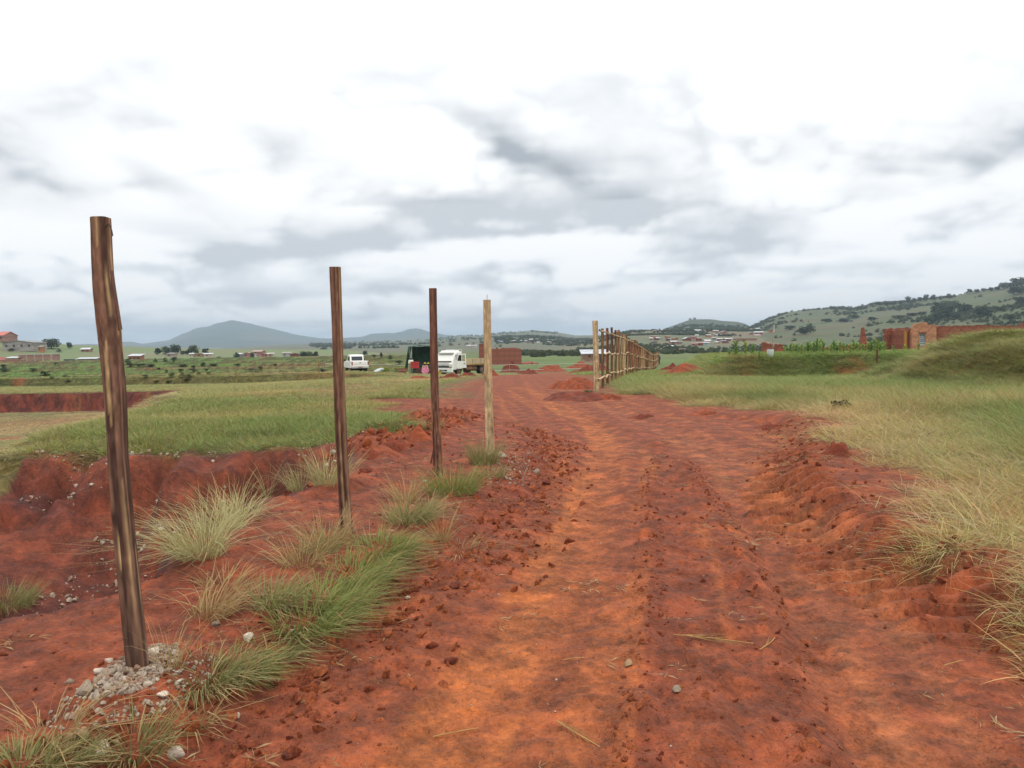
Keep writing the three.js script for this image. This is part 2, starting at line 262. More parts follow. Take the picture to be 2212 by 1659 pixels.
function cover(x, d, h) {
  const n = fbm(x * .9 + 7, d * .9 + 2, 4), m = fbm(x * 3.7, d * 3.7, 3), f = noise(x * 19, d * 19) * .35 + noise(x * 43, d * 43) * .4 + noise(x * 97, d * 97) * .35, r = Math.hypot(x, d);
  let nn = n, mm = m;
  if (d > 1 && d < 70 && x > pl(toeLeft, d) - .1 && x < pl(edgeRight, d) + .2 && (d < 24 || Math.abs(x - pl(roadMid, d)) < 4)) { const l = x - (d < 26 ? lerp(pl(wheelLeft, d), pl(wheelRight, d), .5) : pl(roadMid, d)); nn = fbm(l * 1.7 + 7, d * .28, 4); mm = fbm(l * 5.5, d * .8, 3); }
  let soil = mix3(C.red, C.deep, clamp(.3 + nn * .5 + mm * .45));
  if (d < 30 && d > 0) {
    const lane = fbm((x - lerp(pl(wheelLeft, d), pl(wheelRight, d), .5)) * 6 + 3, d * .3, 4), a = x - pl(wheelLeft, d) + .10 * m + lane * .3, b = x - pl(wheelRight, d), xt = pl(toeLeft, d), near = 1;
    soil = mix3(soil, C.orange, clamp(.9 * bell(a / .36, 2) * (.6 + .7 * ss(-.35, .45, m + lane)) + .55 * ss(.0, .4, lane)) * (x > xt - .1 ? 1 : .1));
    soil = mix3(soil, C.pink, clamp(.8 * bell((b - .05) / .42, 4) * (.75 + m * .5 + lane)));
    if (d < 12.5) { const cl = pl(churnL, d), cr = pl(churnR, d), inn = ss(cl - .1, cl + .1, x) * (1 - ss(cr - .1, cr + .3, x)) * (1 - ss(10.2, 11.6, d)); soil = mix3(soil, C.deep, inn * clamp(.45 + mm)); }
    soil = mix3(soil, C.orange, .3 * clamp(.4 + nn + mm * .6) * (x > xt ? 1 : 0));
    const ob = bell((x - pl(edgeRight, d) + .5) / .6, 2); soil = mix3(soil, C.orange, ob * .4 * clamp(.3 + m * 2));
  } else soil = mix3(soil, C.orange, .5 * clamp(.5 + nn + mm * .6));
  if (d < 13 && x < pl(pitEdge, d)) soil = mix3(soil, mix3(C.cut, C.deep, clamp(.4 + m * 1.5)), clamp(.85 + n));
  if (d > 12 && x < -8) soil = mix3(soil, C.pink, .6 * (1 - ss(34, 38, d)));
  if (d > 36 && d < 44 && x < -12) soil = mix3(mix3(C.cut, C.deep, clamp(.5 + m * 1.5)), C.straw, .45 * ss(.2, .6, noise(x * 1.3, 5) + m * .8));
  let g = mix3(C.meadow, C.meadowDry, ss(-.25, .35, fbm(x * .22, d * .22, 3) + .2 * m));
  g = mix3(g, C.meadowGreen, ss(0, .4, fbm(x * .12 + 20, d * .12, 3)));
  let b = bare(x, d), c;
  if (r > 52) {
    // farmland beyond
    const w = ss(52, 70, r), t = noise(x / 26 + 5, d / 15), t2 = noise(x / 60 + 1, d / 44 + 8);
    let far = mix3(lin(104, 116, 62), lin(122, 110, 68), ss(-.2, .5, t + n * .4));
    far = mix3(far, lin(100, 126, 60), ss(.05, .4, t2));
    far = mix3(far, lin(150, 104, 70), .6 * ss(.42, .62, noise(x / 33 + 40, d / 12 + 3)));
    if (d > 100 && d < 420 && x > -45 + d * .02) far = mix3(far, lin(108, 140, 58), .75 * (1 - ss(240, 400, d)) * clamp(.8 + t));
    if (d > 50 && x < 0 && d < 300) {
      const dd = d + 3.2 * noise(x / 17, 4) + 2.2 * noise(x / 6.5, 9) + x * .07; let k = 0; while (k < 10 && dd > terraceD[k]) k++;
      const a = terraceD[Math.max(0, k - 1)], e = dd - a, wt = ss(-4, -16, x + (d - 60) * .1) * ss(56, 62, d);
      const pal = [lin(108, 140, 62), lin(130, 136, 70), lin(116, 146, 66), lin(142, 126, 76), lin(112, 138, 62), lin(146, 140, 80)];
      const blk = Math.floor((x + 13 * noise(k * 3.3, 1)) / (16 + 5 * k)); far = mix3(far, pal[(k * 2 + ((blk % 6) + 6) * 3) % 6], wt * .8);
      const ew = Math.max(1.0, d * .009); if (k > 0 && e < ew) far = mix3(far, mix3(lin(84, 92, 46), lin(108, 80, 52), clamp(.3 + noise(x / 8, k))), wt * (1 - ss(ew * .7, ew, e)));
    }
    g = mix3(g, far, w); b *= 1 - ss(75, 110, r) * (d > 0 ? 1 : 0);
    if (r > 300) {
      const az = Math.atan2(x, d); let best = h, id = '';
      for (const L of hills) { const v = L.f(az, r, x, d); if (Math.abs(v - h) < .3) { id = L.name; } }
      const big = fbm(x / 120, d / 120, 4), sm = fbm(x / 28, d / 28, 3);
      if (id === 'mountain') g = mix3([.03, .048, .026], [.075, .08, .045], clamp(.4 + fbm(x / 400, d / 400, 4) * 2.2));
      else if (id === 'dark_hill') g = mix3([.04, .058, .032], [.075, .075, .045], clamp(.4 + big + sm));
      else if (id === 'right_hill') { g = mix3([.058, .078, .027], [.092, .082, .036], clamp(.45 + sm * 1.4)); g = mix3(g, [.036, .054, .022], clamp(ss(-.05, .3, big + .35 * sm) * .8)); }
      else if (id === 'village_hill') { g = mix3([.09, .11, .05], [.15, .105, .06], clamp(.45 + sm * 1.5)); g = mix3(g, [.07, .10, .045], ss(0, .35, big + .4 * sm) * .8); }
      else if (id === 'middle_hill') { g = mix3([.08, .10, .05], [.11, .095, .055], clamp(.5 + sm)); g = mix3(g, [.05, .07, .04], ss(0, .35, big) * .8); }
      else if (id === 'left_rise') g = mix3([.12, .16, .06], [.15, .145, .07], clamp(.5 + sm * 1.6));
    }
  }
  const stubble = f * .5 + .5;
  let c0 = mix3(g, soil, b);
  if (r < 60) { const k = 1 + .26 * f + .10 * mm; c0 = c0.map((v) => v * k); if (b > .25 && b < .98) c0 = mix3(c0, C.straw, .35 * ss(.5, .9, stubble) * (1 - Math.abs(b - .6) * 2)); }
  return c0;
}

// ------------------------------------------------------------------ helpers for things
const used = new Map();
const WORDS = ['first', 'second', 'third', 'fourth', 'fifth', 'sixth', 'seventh', 'eighth', 'ninth', 'tenth', 'eleventh', 'twelfth', 'thirteenth', 'fourteenth', 'fifteenth', 'sixteenth', 'seventeenth', 'eighteenth', 'nineteenth', 'twentieth'];
const TENS = { 20: 'twenty', 30: 'thirty', 40: 'forty', 50: 'fifty', 60: 'sixty' };
const nth = (i) => i < 20 ? WORDS[i] : (i + 1) % 10 ? TENS[Math.floor((i + 1) / 10) * 10] + '-' + WORDS[(i + 1) % 10 - 1] : TENS[i + 1].replace(/y$/, 'ieth');
function numbered(n) { const k = used.get(n) ?? 0; used.set(n, k + 1); return k ? n + '_' + String(k).padStart(3, '0') : n; }
function tag(o, label, category, group, kind) { Object.assign(o.userData, { label, category }); if (group) o.userData.group = group; if (kind) o.userData.kind = kind; return o; }
function thing(name, label, category, p = [0, 0, 0], turn = 0, group) { const o = new THREE.Group(); o.name = numbered(name); o.position.set(...(p.toArray ? p.toArray() : p)); o.rotation.y = turn; scene.add(o); return tag(o, label, category, group); }
function mesh(name, g, m, parent) { const o = new THREE.Mesh(g, m); o.name = parent ? name : numbered(name); o.castShadow = o.receiveShadow = true; (parent ?? scene).add(o); return o; }
function copy(o, label, p, turn = 0, scale) { const c = o.clone(); c.name = numbered(o.name.replace(/_\d+$/, '')); c.userData = { ...o.userData, label }; c.position.copy(p); c.rotation.y = turn; if (scale) c.scale.set(...[].concat(scale, scale, scale).slice(0, 3)); scene.add(c); return c; }
const M4 = new THREE.Matrix4();
function plain(g) { g = g.index ? g.toNonIndexed() : g; for (const k of Object.keys(g.attributes)) if (!['position', 'normal', 'uv', 'color'].includes(k)) g.deleteAttribute(k); return g; }
function join(list) { const withC = list.some((g) => g.attributes.color); list = list.map(plain); if (withC) for (const g of list) if (!g.attributes.color) g.setAttribute('color', new THREE.BufferAttribute(new Float32Array(g.attributes.position.count * 3).fill(1), 3)); return mergeGeometries(list); }
function box(w, h, d, x = 0, y = 0, z = 0, ry = 0) { const g = new THREE.BoxGeometry(w, h, d); if (ry) g.rotateY(ry); return g.translate(x, y, z); }
function bar(a, b, r, n = 6, r2 = r) { const A = new THREE.Vector3(...a), B = new THREE.Vector3(...b), v = B.clone().sub(A), g = new THREE.CylinderGeometry(r2, r, v.length(), n); g.applyQuaternion(new THREE.Quaternion().setFromUnitVectors(new THREE.Vector3(0, 1, 0), v.normalize())); return g.translate((A.x + B.x) / 2, (A.y + B.y) / 2, (A.z + B.z) / 2); }
function poly(pts, depth, bev = 0) { const s = new THREE.Shape(pts.map(([x, y]) => new THREE.Vector2(x, y))); return new THREE.ExtrudeGeometry(s, { depth, bevelEnabled: bev > 0, bevelSize: bev, bevelThickness: bev, bevelSegments: 2 }); }
function quadTri(pos) { const g = new THREE.BufferGeometry(); g.setAttribute('position', new THREE.Float32BufferAttribute(pos, 3)); g.setAttribute('uv', new THREE.Float32BufferAttribute(new Float32Array(pos.length / 3 * 2), 2)); g.computeVertexNormals(); return g; }

// ------------------------------------------------------------------ textures
function grey(size, fn, srgbMap = true) { const a = new Uint8Array(size * size * 4); for (let j = 0; j < size; j++) for (let i = 0; i < size; i++) { const v = clamp(fn(i / size, j / size)) * 255, o = (j * size + i) * 4; a[o] = a[o + 1] = a[o + 2] = v; a[o + 3] = 255; } const t = new THREE.DataTexture(a, size, size); t.wrapS = t.wrapT = THREE.RepeatWrapping; t.magFilter = THREE.LinearFilter; t.minFilter = THREE.LinearMipmapLinearFilter; t.generateMipmaps = true; if (srgbMap) t.colorSpace = THREE.SRGBColorSpace; t.needsUpdate = true; return t; }
function tnoise(u, v, n, s) { // noise that repeats over the tile
  const x = u * n, y = v * n, xi = Math.floor(x), yi = Math.floor(y), fx = x - xi, fy = y - yi, a = fx * fx * (3 - 2 * fx), b = fy * fy * (3 - 2 * fy), q = (i, j) => VAL[PERM[PERM[((i % n) + n) % n & 255] + ((j % n + n) % n + s & 255)]];
  return lerp(lerp(q(xi, yi), q(xi + 1, yi), a), lerp(q(xi, yi + 1), q(xi + 1, yi + 1), a), b);
}
const soilMap = grey(1024, (u, v) => { let s = 0, a = .5; for (const n of [8, 17, 36, 74, 150, 240]) { s += a * tnoise(u, v, n, n); a *= .78; } const pit = tnoise(u, v, 120, 5) > .72 ? -.22 : 0; return .84 + s * .25 + pit * .6; });
const soilBump = grey(1024, (u, v) => { let s = 0, a = .5; for (const n of [12, 25, 52, 104, 200]) { s += a * (n > 40 ? Math.abs(tnoise(u, v, n, n + 9)) * 1.4 - .4 : tnoise(u, v, n, n + 9)); a *= .72; } return .5 + s * .4; }, false);
const mottle = grey(256, (u, v) => .86 + .1 * tnoise(u, v, 6, 1) + .09 * tnoise(u, v, 19, 2) + .08 * tnoise(u, v, 60, 3));
const grain = grey(256, (u, v) => .88 + .16 * tnoise(u, v * .999, 40, 1) * (0.6 + .4 * tnoise(u, v, 5, 2)) + .08 * tnoise(u, v, 90, 4));
const corrug = grey(128, (u) => .5 + .5 * Math.sin(u * Math.PI * 2 * 16), false);
const std = (c, o = {}) => new THREE.MeshStandardMaterial({ color: Array.isArray(c) ? new THREE.Color().setRGB(...c) : c, roughness: .9, ...o });
const W = (r, g, b, o = {}) => std(srgb(r, g, b), { map: mottle, ...o });

console.log('land');
// ------------------------------------------------------------------ the land itself: one sheet, cut along the hills' feet
{
  const angs = [], rads = [];
  for (let a = -.76; a < .7601; a += .0026) angs.push(a);
  for (let k = 1; k < 44; k++) angs.push(.76 + (2 * Math.PI - 1.52) * k / 44);
  rads.push(.02, .5, 1, 1.5, 2, 2.3); let r = 2.5;
  while (r < 9500) { rads.push(r); r *= r < 20 ? 1.0068 : r < 60 ? 1.009 : r < 320 ? 1.0085 : r < 1600 ? 1.012 : 1.022; }
  const nA = angs.length, nR = rads.length, P = new Float32Array(nA * nR * 3), K = new Float32Array(nA * nR * 3), U = new Float32Array(nA * nR * 2), ID = new Uint8Array(nA * nR);
  for (let j = 0; j < nR; j++) for (let i = 0; i < nA; i++) {
    const rr = rads[j], x = Math.sin(angs[i]) * rr, d = Math.cos(angs[i]) * rr, o = j * nA + i, h = H(x, d);
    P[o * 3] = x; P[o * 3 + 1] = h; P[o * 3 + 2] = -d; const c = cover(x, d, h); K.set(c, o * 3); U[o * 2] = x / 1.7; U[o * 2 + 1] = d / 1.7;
    if (rr > 280 && d > 280) { const az = Math.atan2(x, d); hills.forEach((L, q) => { if (Math.abs(L.f(az, rr, x, d) - h) < 1e-4) ID[o] = q + 1; }); }
  }
  const idx = hills.map(() => []); idx.unshift([]);
  for (let j = 0; j < nR - 1; j++) for (let i = 0; i < nA; i++) {
    const i2 = (i + 1) % nA, a = j * nA + i, b = j * nA + i2, c = (j + 1) * nA + i, e = (j + 1) * nA + i2;
    idx[Math.max(ID[a], ID[b], ID[c], ID[e]) && (ID[a] || ID[b] || ID[c] || ID[e])].push(a, b, c, b, e, c);
  }
  const all = new THREE.BufferGeometry(); all.setAttribute('position', new THREE.BufferAttribute(P, 3)); all.setIndex(idx.flat()); all.computeVertexNormals(); const N = all.attributes.normal.array;
  const m = new THREE.MeshStandardMaterial({ vertexColors: true, map: soilMap, bumpMap: soilBump, bumpScale: .045, roughness: .97 });
  const mh = new THREE.MeshStandardMaterial({ vertexColors: true, roughness: 1 });
  idx.forEach((list, q) => {
    if (!list.length) return;
    const re = new Map(), ix = new Uint32Array(list.length); for (let k = 0; k < list.length; k++) { let v = re.get(list[k]); if (v === undefined) { v = re.size; re.set(list[k], v); } ix[k] = v; }
    const g = new THREE.BufferGeometry(), p = new Float32Array(re.size * 3), n = new Float32Array(re.size * 3), k = new Float32Array(re.size * 3), u = new Float32Array(re.size * 2);
    for (const [o, v] of re) { for (let c = 0; c < 3; c++) { p[v * 3 + c] = P[o * 3 + c]; n[v * 3 + c] = N[o * 3 + c]; k[v * 3 + c] = K[o * 3 + c]; } u[v * 2] = U[o * 2]; u[v * 2 + 1] = U[o * 2 + 1]; }
    g.setAttribute('position', new THREE.BufferAttribute(p, 3)); g.setAttribute('normal', new THREE.BufferAttribute(n, 3)); g.setAttribute('color', new THREE.BufferAttribute(k, 3)); g.setAttribute('uv', new THREE.BufferAttribute(u, 2)); g.setIndex(new THREE.BufferAttribute(ix, 1));
    const o = mesh(q ? hills[q - 1].name : 'ground', g, q ? mh : m); o.userData.kind = 'structure';
    o.userData.label = q ? { mountain: 'long blue-grey mountain range on the far left horizon', middle_hill: 'low hazy green hill behind the truck and hamlet', dark_hill: 'dark rounded hill above the village', village_hill: 'gentle green slope dotted with village houses', right_hill: 'large grassy hill with scattered trees rising to the right', left_rise: 'green rise carrying the houses at the far left' }[hills[q - 1].name] : 'red earth track, banks, dug pit, meadow and farmland'; o.userData.category = q ? 'hill' : 'ground';
  });
}

console.log('posts');
// ------------------------------------------------------------------ posts
const woodVC = new THREE.MeshPhysicalMaterial({ vertexColors: true, map: grain, roughness: 1, specularIntensity: .15, bumpMap: grain, bumpScale: .006 });
function trunkGeo(path, size, o = {}) { // rough-sawn trunk along a path of points; size(t) half width; corners squared by o.square
  const seed = o.seed ?? 1, nR = o.rings ?? 70, nS = o.sides ?? 28, curve = new THREE.CatmullRomCurve3(path), P = [], K = [], U = [], I = [], sq = o.square ?? .35;
  const len = curve.getLength(), pts = []; for (let j = 0; j <= nR; j++) pts.push(curve.getPoint(j / nR));
  for (let j = 0; j <= nR; j++) {
    const t = j / nR, c = pts[j];
    for (let i = 0; i <= nS; i++) {
      const a = i / nS * Math.PI * 2 + (o.turn ?? .5), ca = Math.cos(a), sa = Math.sin(a), n = 2 + sq * 10, sup = Math.pow(Math.abs(ca) ** n + Math.abs(sa) ** n, -1 / n), aa = (i % nS) / nS * 8;
      const rg = noise(aa + seed * 7, t * len * 1.3) * .07 + noise(aa * 3 + seed, t * len * 3) * .05 + (o.groove ? -.22 * bell(((i % nS) - o.groove + noise(t * 6, seed) * 1.5) / 1.3, 2) : 0);
      const rr = size(t) * lerp(1, sup, o.round ?? .8) * (1 + rg * (o.rough ?? 1));
      P.push(c.x + ca * rr, c.y, c.z + sa * rr); U.push(i / nS * .35, t * len * .35);
      const st = noise(aa * 2.6 + seed * 3.1, t * len * 1.5 + seed) + .6 * noise(aa * 7 + seed, t * len * 3.4) + .35 * noise(aa * 15 + seed, t * len * 9), fi = noise(aa * 9, t * len * 2) * .14 + noise(aa * 14 + 3, t * len * 14) * .10;
      let col = mix3(o.dark, o.mid, clamp(.5 + noise(aa * 2.2 + 9, t * len * .9 + seed) + fi * 2)); col = mix3(col, o.light, (o.streak ?? 1) * ss(.40, .62, st)); for (let kk = 0; kk < 4; kk++) { const ka = VAL[(seed * 17 + kk * 5) & 255] * 4 + 4, kt = VAL[(seed * 29 + kk * 11) & 255] * .5 + .5; const e = ((aa - ka) / .45) ** 2 + ((t - kt) * len / .03) ** 2; if (e < 3) col = mix3(col, o.dark.map((v) => v * .6), Math.exp(-e)); } K.push(col[0] * (1 + fi), col[1] * (1 + fi), col[2] * (1 + fi));
    }
  }
  for (let j = 0; j < nR; j++) for (let i = 0; i < nS; i++) { const a = j * (nS + 1) + i, b = a + nS + 1; I.push(a, b, a + 1, a + 1, b, b + 1); }
  const top = P.length / 3, tc = pts[nR]; P.push(tc.x, tc.y + (o.peak ?? .004), tc.z); U.push(.5, .5); K.push(...(o.end ?? o.light));
  const base = nR * (nS + 1); for (let i = 0; i < nS; i++) { const q = P.length / 3; for (const k of [base + i + 1, base + i]) { P.push(P[k * 3], P[k * 3 + 1], P[k * 3 + 2]); U.push(.4 + .1 * (k % 2), .5); K.push(...(o.end ?? o.light)); } I.push(top, q, q + 1); }
  const g = new THREE.BufferGeometry(); g.setAttribute('position', new THREE.Float32BufferAttribute(P, 3)); g.setAttribute('color', new THREE.Float32BufferAttribute(K, 3)); g.setAttribute('uv', new THREE.Float32BufferAttribute(U, 2)); g.setIndex(I); g.computeVertexNormals(); return g;
}
const BROWN = { dark: lin(100, 77, 67), mid: lin(154, 117, 96), light: lin(202, 172, 126), end: lin(170, 130, 96) }, PALE = { dark: lin(196, 166, 126), mid: lin(226, 198, 154), light: lin(236, 214, 174), end: lin(190, 150, 110) }, REDW = { dark: lin(110, 78, 67), mid: lin(158, 112, 92), light: lin(190, 142, 102), end: lin(140, 96, 66) };
function bigPost(rows, o, label) { // rows: [left, right, y] edges read from the photograph, base last
  const last = rows[rows.length - 1], b = hit((last[0] + last[1]) / 2, last[2]), d = -b.z, pts = [], w = [];
  for (const [l, r, y] of rows) { const p = at((l + r) / 2, y, d); pts.unshift(p.sub(b)); w.unshift((r - l) / 2 * d / PX / 1.03); }
  pts[0].y = 0; const dir = pts[1].clone().sub(pts[0]).normalize(); pts.unshift(dir.multiplyScalar(-.3).add(pts[0])); w.unshift(w[0]);
  const t = thing('wooden_post', label, 'post', b, 0, 'fence posts standing in a row beside the track');
  const ws = w.map((v, i) => [i / (w.length - 1), v]);
  mesh('pole', trunkGeo(pts, (s) => pl(ws, s), o), woodVC, t); t.userData.tip = pts[pts.length - 1]; return t;
}
const post1 = bigPost([[197, 235, 470], [203, 242, 590], [211, 256, 690], [219, 261, 770], [226, 268, 870], [233, 273, 980], [246, 287, 1130], [258, 300, 1260], [276, 319, 1440]], { ...BROWN, seed: 3, square: .5, groove: 7, rings: 110, turn: .62 }, 'tall bowed brown timber post nearest the viewer, standing in pale gravel');
{ const tip = post1.userData.tip; delete post1.userData.tip;
  const c = new THREE.CatmullRomCurve3([[.04, -.05, .03], [.055, -.035, .035], [.07, -.06, .04], [.075, -.09, .04]].map((v) => new THREE.Vector3(...v).add(tip))); mesh('wire_hook', new THREE.TubeGeometry(c, 12, .0025, 5), std(lin(60, 52, 48)), post1);
  const fl = [[240, 585], [247, 630], [255, 680], [260, 712]].map(([x, y]) => at(x, y, -post1.position.z - .005).sub(post1.position)), fg = new THREE.TubeGeometry(new THREE.CatmullRomCurve3(fl), 14, .009, 6); mesh('bark_flap', fg, W(126, 92, 78), post1); }
const post2 = bigPost([[713, 735, 577], [717, 739, 700], [721, 744, 850], [727, 751, 980], [733, 758, 1090], [737, 763, 1150]], { ...BROWN, dark: lin(94, 64, 54), seed: 8, square: .6, groove: 19, rings: 90, streak: .7, turn: .9 }, 'second brown timber post with a deep lengthwise crack, grass at its foot');
const post3 = bigPost([[927, 944, 623], [929, 946, 760], [931, 949, 880], [935, 954, 960], [937, 957, 1028]], { ...REDW, seed: 14, square: .45, groove: 21, rings: 80, streak: .6 }, 'third, reddish brown timber post with knots, left of the pale one');
const post4 = bigPost([[1044, 1060, 648], [1045, 1062, 760], [1047, 1065, 880], [1050, 1069, 985]], { ...PALE, seed: 21, square: 1.6, round: 1, rough: .3, groove: 24, rings: 60, streak: .4, turn: .72 }, 'pale squared timber post, farthest of the four beside the track');
for (const p of [post2, post3, post4]) { const t = p.userData.tip; delete p.userData.tip; if (p === post4) mesh('wire_hook', bar([t.x, t.y - .03, t.z], [t.x + .004, t.y + .07, t.z], .003), std(lin(70, 60, 52)), p); if (p === post3) mesh('bark_flap', bar([t.x - .02, .12, .06], [t.x - .02, .75, .04], .012, 5, .004), W(88, 50, 38), p); }
{ // thin stick leaning by the third post
  const b = hit(929, 1000), s = mesh('leaning_stick', bar([0, -.05, 0], [.12, .5, -.08], .012, 6, .007), W(96, 56, 40)); s.position.copy(b); tag(s, 'thin brown stick leaning against the third post', 'stick'); }

console.log('fence');
// ------------------------------------------------------------------ the long fence
{
  const A = hit(1290, 845), kx = .205, t = thing('stick_fence', 'long fence of brown posts with crooked peeled rails running into the distance', 'fence', A), r = rng(42);
  const F = (s) => { const d = -A.z + s, x = A.x + kx * s; return new THREE.Vector3(x - A.x, H(x, d) - A.y, -s); };
  const gap = [108, 112.6], stops = []; let s = 0; while (s < 121) { if (s < gap[0] || s > gap[1]) stops.push(s); s += 1.85 + r() * .5; }
  const cols = [{ ...BROWN, mid: lin(176, 130, 92) }, { ...REDW, mid: lin(176, 116, 86) }, { ...BROWN, dark: lin(140, 98, 72), mid: lin(192, 146, 104) }, { ...REDW, mid: lin(184, 128, 92) }, { ...PALE, mid: lin(190, 156, 114) }], variants = [];
  for (let v = 0; v < 10; v++) { const c = v === 9 ? PALE : cols[v % 4 + (v === 7 ? 1 : 0)]; variants.push(trunkGeo([new THREE.Vector3(0, -.3, 0), new THREE.Vector3((r() - .5) * .06, .8, 0), new THREE.Vector3((r() - .5) * .06, 1.6, 0), new THREE.Vector3(0, 2.26, 0)], () => .046 + r() * .006, { ...c, seed: 30 + v, rings: 12, sides: 8, square: .3, streak: .5 })); }
  stops.forEach((q, i) => { const p = F(q), m = mesh('post', i === 0 ? trunkGeo([new THREE.Vector3(-.02, -.3, 0), new THREE.Vector3(-.03, 1.2, 0), new THREE.Vector3(-.05, 2.36, 0)], () => .085, { ...PALE, seed: 77, square: 1.6, round: 1, rough: .3, rings: 24, turn: .78 }) : variants[[1, 0, 5, 3, 4, 2, 6, 7, 8, 1, 0][i % 11] ?? 0], woodVC, t); if (i && (i % 13 === 7)) m.geometry = variants[9]; m.position.copy(p); if (i) { m.rotation.y = r() * 6; m.scale.y = .94 + r() * .1; } if (i === 0) m.userData.label = 'pale squared end post'; });
  const railMat = W(222, 190, 148), railAt = [[2.0, .03], [1.22, .06], [.42, .06]];
  for (const [hh, wob] of railAt) {
    let i = hh === 1.22 ? 1 : 0; while (i < stops.length - 1) {
      const n = Math.min(stops.length - 1, i + 2); if (stops[i] < gap[0] && stops[n] > gap[1]) { i = stops.findIndex((v) => v > gap[1]); continue; }
      const a = F(stops[i]), b = F(stops[n]), pts = []; a.y += hh + (r() - .5) * wob * 2; b.y += hh + (r() - .5) * wob * 2; for (let k = 0; k <= 5; k++) { const f = -.04 + 1.08 * k / 5, p = a.clone().lerp(b, f); p.y += Math.sin(f * 3 + r() * 3) * wob * .8; p.x += .085 + (r() - .5) * .05; pts.push(p); }
      const g = new THREE.TubeGeometry(new THREE.CatmullRomCurve3(pts), 10, .03 + r() * .008, 6); mesh('rail', g, railMat, t); i = n;
    }
  }
}

console.log('vegetation');
// ------------------------------------------------------------------ grass
function blade(P, x, z, ang, h, lean, w, curl, tw, y0 = 0) {
  const n = 4, dx = Math.cos(ang), dz = Math.sin(ang), wx = -dz * Math.cos(tw) + dx * Math.sin(tw), wz = dx * Math.cos(tw) + dz * Math.sin(tw), row = [];
  for (let k = 0; k <= n; k++) { const t = k / n, a = lean + curl * t, out = h * (lean * t + curl * t * t * .5), up = h * t * Math.cos(Math.min(1.35, a * .8)), hw = w * (1 - t * t * .92) / 2; row.push([x + dx * out - wx * hw, y0 + up, z + dz * out - wz * hw, x + dx * out + wx * hw, y0 + up, z + dz * out + wz * hw]); }
  for (let k = 0; k < n; k++) { const a = row[k], b = row[k + 1]; P.push(a[0], a[1], a[2], a[3], a[4], a[5], b[3], b[4], b[5]); if (k < n - 1) P.push(a[0], a[1], a[2], b[3], b[4], b[5], b[0], b[1], b[2]); }
}
function tuft(seed, n, h, spread, lean, w, wind = [0, 0]) {
  const r = rng(seed), P = [];
  for (let i = 0; i < n; i++) { const a = r() * 6.283, q = Math.sqrt(r()) * spread, hh = h * (.45 + .65 * r()); blade(P, Math.cos(a) * q, Math.sin(a) * q, Math.atan2(Math.sin(a) * lean + wind[1] + (r() - .5) * .5, Math.cos(a) * lean + wind[0] + (r() - .5) * .5), hh, .1 + r() * lean, w * (.7 + .6 * r()), .2 + r() * r() * 1.6 + Math.hypot(...wind) * .6, r() * 3); }
  return quadTri(P);
}
const leafMat = (c) => new THREE.MeshPhysicalMaterial({ color: c ?? 0xffffff, roughness: .8, transmission: .35, thickness: 0, specularIntensity: .3, side: THREE.DoubleSide });
const grassMat = leafMat();
function scatter(name, geos, list, label, category) { // list rows: x, y, z, turn, sx, sy, [r, g, b]
  const per = geos.map(() => []); list.forEach((q, i) => per[i % geos.length].push(q));
  geos.forEach((g, k) => { const I = new THREE.InstancedMesh(g, grassMat, per[k].length), c = new THREE.Color(), e = new THREE.Object3D(); per[k].forEach((q, i) => { e.position.set(q[0], q[1], q[2]); e.rotation.set(q[7] ?? 0, q[3], q[8] ?? 0); e.scale.set(q[4], q[5], q[4]); e.updateMatrix(); I.setMatrixAt(i, e.matrix); I.setColorAt(i, c.setRGB(...q[6])); }); I.name = numbered(name); I.castShadow = I.receiveShadow = true; scene.add(I); tag(I, label[k] ?? label, category, undefined, 'stuff'); });
}
const GR = { green: [.24, .275, .085], olive: [.33, .31, .115], dry: [.48, .36, .15], straw: [.56, .43, .22], fresh: [.23, .33, .08], grey: [.26, .28, .14] };
